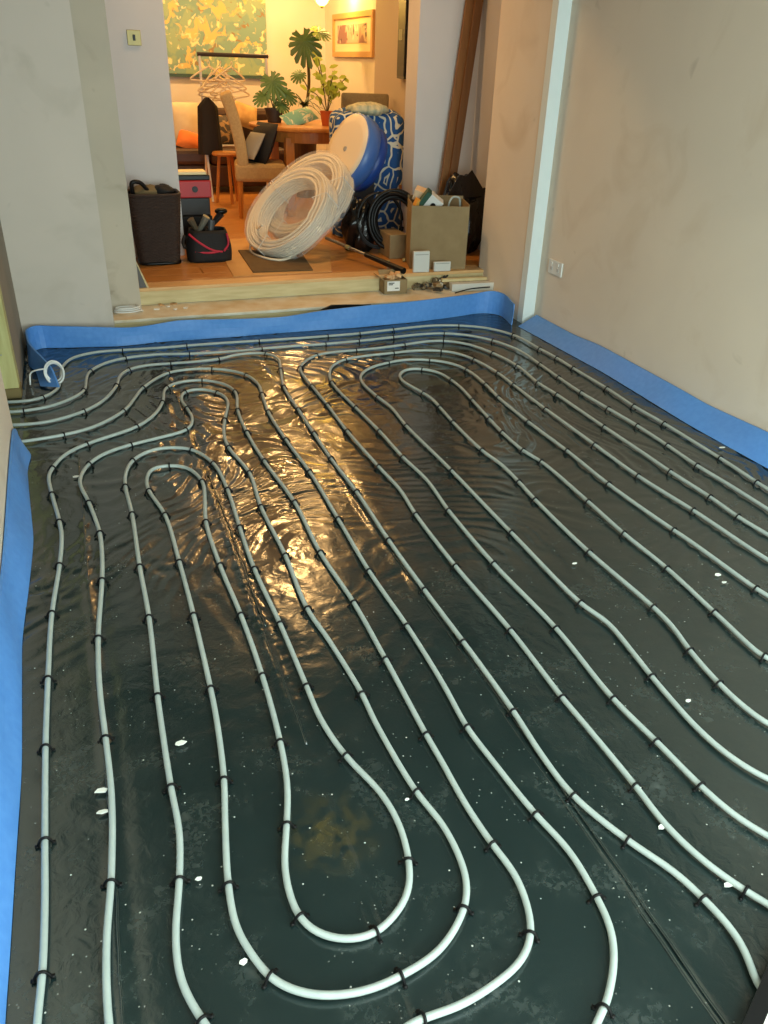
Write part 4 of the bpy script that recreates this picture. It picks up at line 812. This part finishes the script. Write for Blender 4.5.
# garment rail with hangers
YG = 8.75
ga = aty(197, 54, YG); gb = aty(268, 56, YG)
gr = thing('garment_rail', 'white clothes rail with a dark top bar before the blossom picture', 'clothes rail', ((ga[0]+gb[0])/2, YG, ZU))
MB().tube([(ga[0], YG, ga[2]), (gb[0], YG, ga[2])], .018, 8).build('top_bar', mat('dark_metal', (50, 44, 40), .5), gr)
for x in (ga[0]+.02, gb[0]-.02):
    MB().tube([(x, YG-.2, ZU), (x, YG, ZU+.5), (x, YG, ga[2])], .012, 7).build('leg', M_WHITEP, gr); MB().tube([(x, YG+.2, ZU), (x, YG, ZU+.5)], .012, 7).build('leg', M_WHITEP, gr)
MB().tube([(ga[0]+.02, YG, ZU+.5), (gb[0]-.02, YG, ZU+.5)], .010, 6).build('cross_bar', M_WHITEP, gr)
M_HANG = mat('cream_hanger', (236, 216, 176), .5)
hm = MB().tube(catmull([(0, 0, 0), (.012, 0, .03), (0, 0, .05), (-.012, 0, .03)], .006), .004, 5); hm.tube(catmull([(0, 0, 0), (-.10, 0, -.05), (-.19, 0, -.11), (-.10, 0, -.12), (0, 0, -.122), (.10, 0, -.12), (.19, 0, -.11), (.10, 0, -.05), (0, 0, 0)], .02), .008, 6)
h0 = None
for k in range(9):
    x = ga[0]+.10+.026*k
    if h0 is None: h0 = hm.build('clothes_hanger', M_HANG, None, smooth=True); h = h0
    else: h = h0.copy(); COL.objects.link(h)
    h.location = (x, YG-.005*k, ga[2]-.10-.05*(k % 4)); h.rotation_euler = (random.uniform(-.25, .25), random.uniform(-.15, .15), .45+random.uniform(-.5, .5))
    tag(h, 'cream clothes hanger bunched at the left of the clothes rail', 'hanger', 'hangers on the clothes rail')
gx = aty(207, 100, YG-.05); 
def garment(u, v):
    a = u*2*PI; z = gx[2]+.02-v*.50; w_ = .02+.065*min(1, v*7)+.03*v; return (gx[0]+w_*math.cos(a)*(1+.12*math.sin(5*a)), YG-.06+.05*math.sin(a), z)
tag(MB().grid(garment, 30, 14, cu=True).build('hanging_jacket', mat('dark_jacket', (30, 26, 24), .8), None, smooth=True), 'dark jacket hanging from the left of the clothes rail', 'jacket')
# wall art, picture, television, pendant lamp
a = aty(150, 73, YD-.03); b = aty(268, 73, YD-.03)
art = thing('wall_canvas', 'large teal canvas with cream and yellow blotches on back wall', 'picture', ((a[0]+b[0])/2, YD-.02, a[2]))
MB().bounds(a[0], b[0], YD-.035, YD-.004, a[2], 2.45).build('canvas', blotch_mat('blotch_art', (128, 160, 142), [((150, 172, 136), 4, .48), ((150, 124, 84), 11, .60), ((222, 190, 116), 7.5, .54), ((240, 222, 164), 12, .58)], 1), art, bevel=.004)
MB().bounds(a[0], b[0], YD-.045, YD-.004, a[2]-.03, a[2]).build('lower_rail', mat('dark_teal', (60, 88, 84), .6), art)
y0, y1 = atx(373, 35, XS-.02)[1], atx(333, 35, XS-.02)[1]; z0, z1 = atx(353, 57, XS-.02)[2], atx(353, 12, XS-.02)[2]
fp = thing('framed_picture', 'wide framed print in a pale wood frame on side wall', 'picture', (XS-.01, (y0+y1)/2, z0))
mb = MB(); e = .05; mb.bounds(XS-.03, XS, y0, y0+e, z0, z1).bounds(XS-.03, XS, y1-e, y1, z0, z1).bounds(XS-.03, XS, y0+e, y1-e, z0, z0+e).bounds(XS-.03, XS, y0+e, y1-e, z1-e, z1); mb.build('frame', mat('pale_frame', (206, 160, 100), .5), fp)
MB().bounds(XS-.012, XS-.002, y0+e, y1-e, z0+e, z1-e).build('mount', mat('mount_card', (238, 214, 178), .8), fp)
MB().bounds(XS-.016, XS-.012, y0+.22, y1-.15, z0+.13, z1-.11).build('print', blotch_mat('print_art', (206, 176, 158), [((150, 110, 110), 4, .5), ((70, 60, 66), 7, .57), ((226, 206, 190), 9, .6)], 1), fp)
t0_, t1_ = 7.22, 7.95
tv = thing('television', 'flat black television mounted on the taupe chimney breast', 'television', (2.9, (t0_+t1_)/2, 1.4))
ta = Vector(aty(407, 40, 7.2)); tb_ = Vector(aty(399.5, 40, 7.62)); ta.z = tb_.z = 0; dv = (tb_-ta).normalized(); tm = (ta+tb_)/2; ta_ = math.atan2(dv.y, dv.x)
MB().box((tm.x, tm.y, 1.70), ((tb_-ta).length, .03, .66), rotm(0, 0, ta_)).build('screen_panel', M_BLACKP, tv, bevel=.004)
MB().box(tuple(tm+Vector((-dv.y, dv.x, 0))*.016+Vector((0, 0, 1.70))), ((tb_-ta).length-.03, .003, .62), rotm(0, 0, ta_)).build('screen', mat('screen_glass', (16, 16, 18), .5), tv)
MB().bounds(2.86, 2.97, 7.36, 7.44, 1.66, 1.74).build('wall_bracket', M_STEEL, tv)
q = aty(322, 6, 9.3)
pd = thing('pendant_lamp', 'yellow glowing pendant lamp above the plants', 'lamp', (q[0], 9.3, q[2]))
MB().lathe([(.02, 0), (.05, .02), (.085, .08), (.07, .16), (.02, .19)], (q[0], 9.3, q[2]), 20).build('shade', mat('glow_shade', (255, 220, 80), .5, emit=(1.0, .55, .03), estr=24.0), pd, smooth=True)
MB().tube([(q[0], 9.3, q[2]+.18), (q[0], 9.3, 2.65)], .004, 5).build('cord', M_BLACKP, pd); MB().lathe([(.012, -.02), (.02, 0)], (q[0], 9.3, q[2]), 10).build('finial', M_BRASS, pd)
# wall light over the picture
wl = thing('picture_light', 'small brass picture light above the framed print', 'lamp', (XS-.05, (y0+y1)/2, 2.2))
MB().tube([(XS, (y0+y1)/2, 2.16), (XS-.10, (y0+y1)/2, 2.2)], .008, 6).build('arm', M_BRASS, wl); MB().tube([(XS-.10, (y0+y1)/2-.12, 2.2), (XS-.10, (y0+y1)/2+.12, 2.2)], .022, 10).build('shade', M_BRASS, wl)
l = bpy.data.lights.new('picture_light_bulb', 'POINT'); l.energy = 7; l.color = WARM; l.shadow_soft_size = .03; o = bpy.data.objects.new('picture_light_bulb', l); COL.objects.link(o); o.location = (XS-.14, (y0+y1)/2, 2.14)
# ceiling downlights of the dining room
dl0 = None
for k, (x, y, watts) in enumerate(DOWN):
    dl = thing('downlight', 'round recessed downlight in the dining room ceiling', 'lamp', (x, y, 2.65), 0, 'dining room downlights')
    MB().lathe([(.06, -.012), (.085, -.006), (.085, 0), (.06, 0)], (x, y, 2.65), 24).build('bezel', M_WHITEP, dl)
    area('downlight_bulb', (x, y, 2.628), (x, y, 0), .15, .15, watts, WARM, 'DISK')

# ---------------------------------------------------------------- scraps on the sheet and the bar in the near corner
SC = [(722, 447, .035), (718, 574, .025), (724, 582, .02), (575, 563, .02), (688, 700, .018), (102, 790, .03), (103, 811, .028), (76, 476, .03), (662, 826, .022), (638, 787, .022), (729, 884, .024), (199, 878, .015), (244, 961, .018), (407, 799, .012), (180, 743, .03)]
SL = ['folded white scrap at the foot of the right blue foam strip', 'upper of two white scraps at the right edge between pipes', 'lower of two white scraps at the right edge between pipes', 'lone white scrap between pipes right of the sheet centre',
      'tiny white scrap in the right foreground below an S bend', 'upper of two scraps under the second pipe from the left wall', 'lower of two scraps under the second pipe from the left wall', 'curled white scrap by the first bend near left wall',
      'white scrap touching a pipe in the right foreground', 'white scrap on top of a pipe clip in right foreground', 'yellowish white scrap against the pipe at the lower right edge', 'tiny scrap right of the third pipe column in left foreground',
      'tiny scrap outside the big loop at lower left', 'tiny scrap above the inner loop in the centre foreground', 'small flat scrap between third and fourth left columns']
for k, (px, py, s_) in enumerate(SC):
    s_ *= .62
    q = gz(px, py, .012); a0 = random.uniform(0, 6)
    poly = [(s_*(.5+.35*random.random())*math.cos(a0+j*PI/3)*1.1, s_*(.3+.3*random.random())*math.sin(a0+j*PI/3)) for j in range(6)]
    tag(MB().prism(poly, .0025, Matrix.Translation((q[0], q[1], .0095)) @ Matrix.Rotation(random.uniform(-.25, .25), 4, 'X')).build('paper_scrap', mat('scrap_white', (226, 228, 220), .7), None), SL[k], 'scrap', 'white scraps on the black sheet')
a = gz(770, 960, .02); b = gz(738, 1034, .02); d = np.array(b-a); d /= np.linalg.norm(d); sd = np.array([-d[1], d[0], 0])
if sd[0] < 0: sd = -sd
br = thing('straight_edge', 'black straight edge with a pale stripe lying in the near right corner', 'tool', tuple(a+sd*.03))
def bar(o0, o1, z0, z1):
    p = [a-d*.5+sd*o0, a+d*.30+sd*o0, a+d*.30+sd*o1, a-d*.5+sd*o1]
    return MB().add([(q[0], q[1], z) for z in (z0, z1) for q in p], [(0, 3, 2, 1), (4, 5, 6, 7), (0, 1, 5, 4), (1, 2, 6, 5), (2, 3, 7, 6), (3, 0, 4, 7)])
bar(0.0, .085, .023, .045).build('bar', M_BLACKP, br); bar(.028, .042, .045, .0462).build('stripe', M_WHITEP, br); bar(.0, .085, .0, .023).build('rubber_foot', M_BLACKP, br)
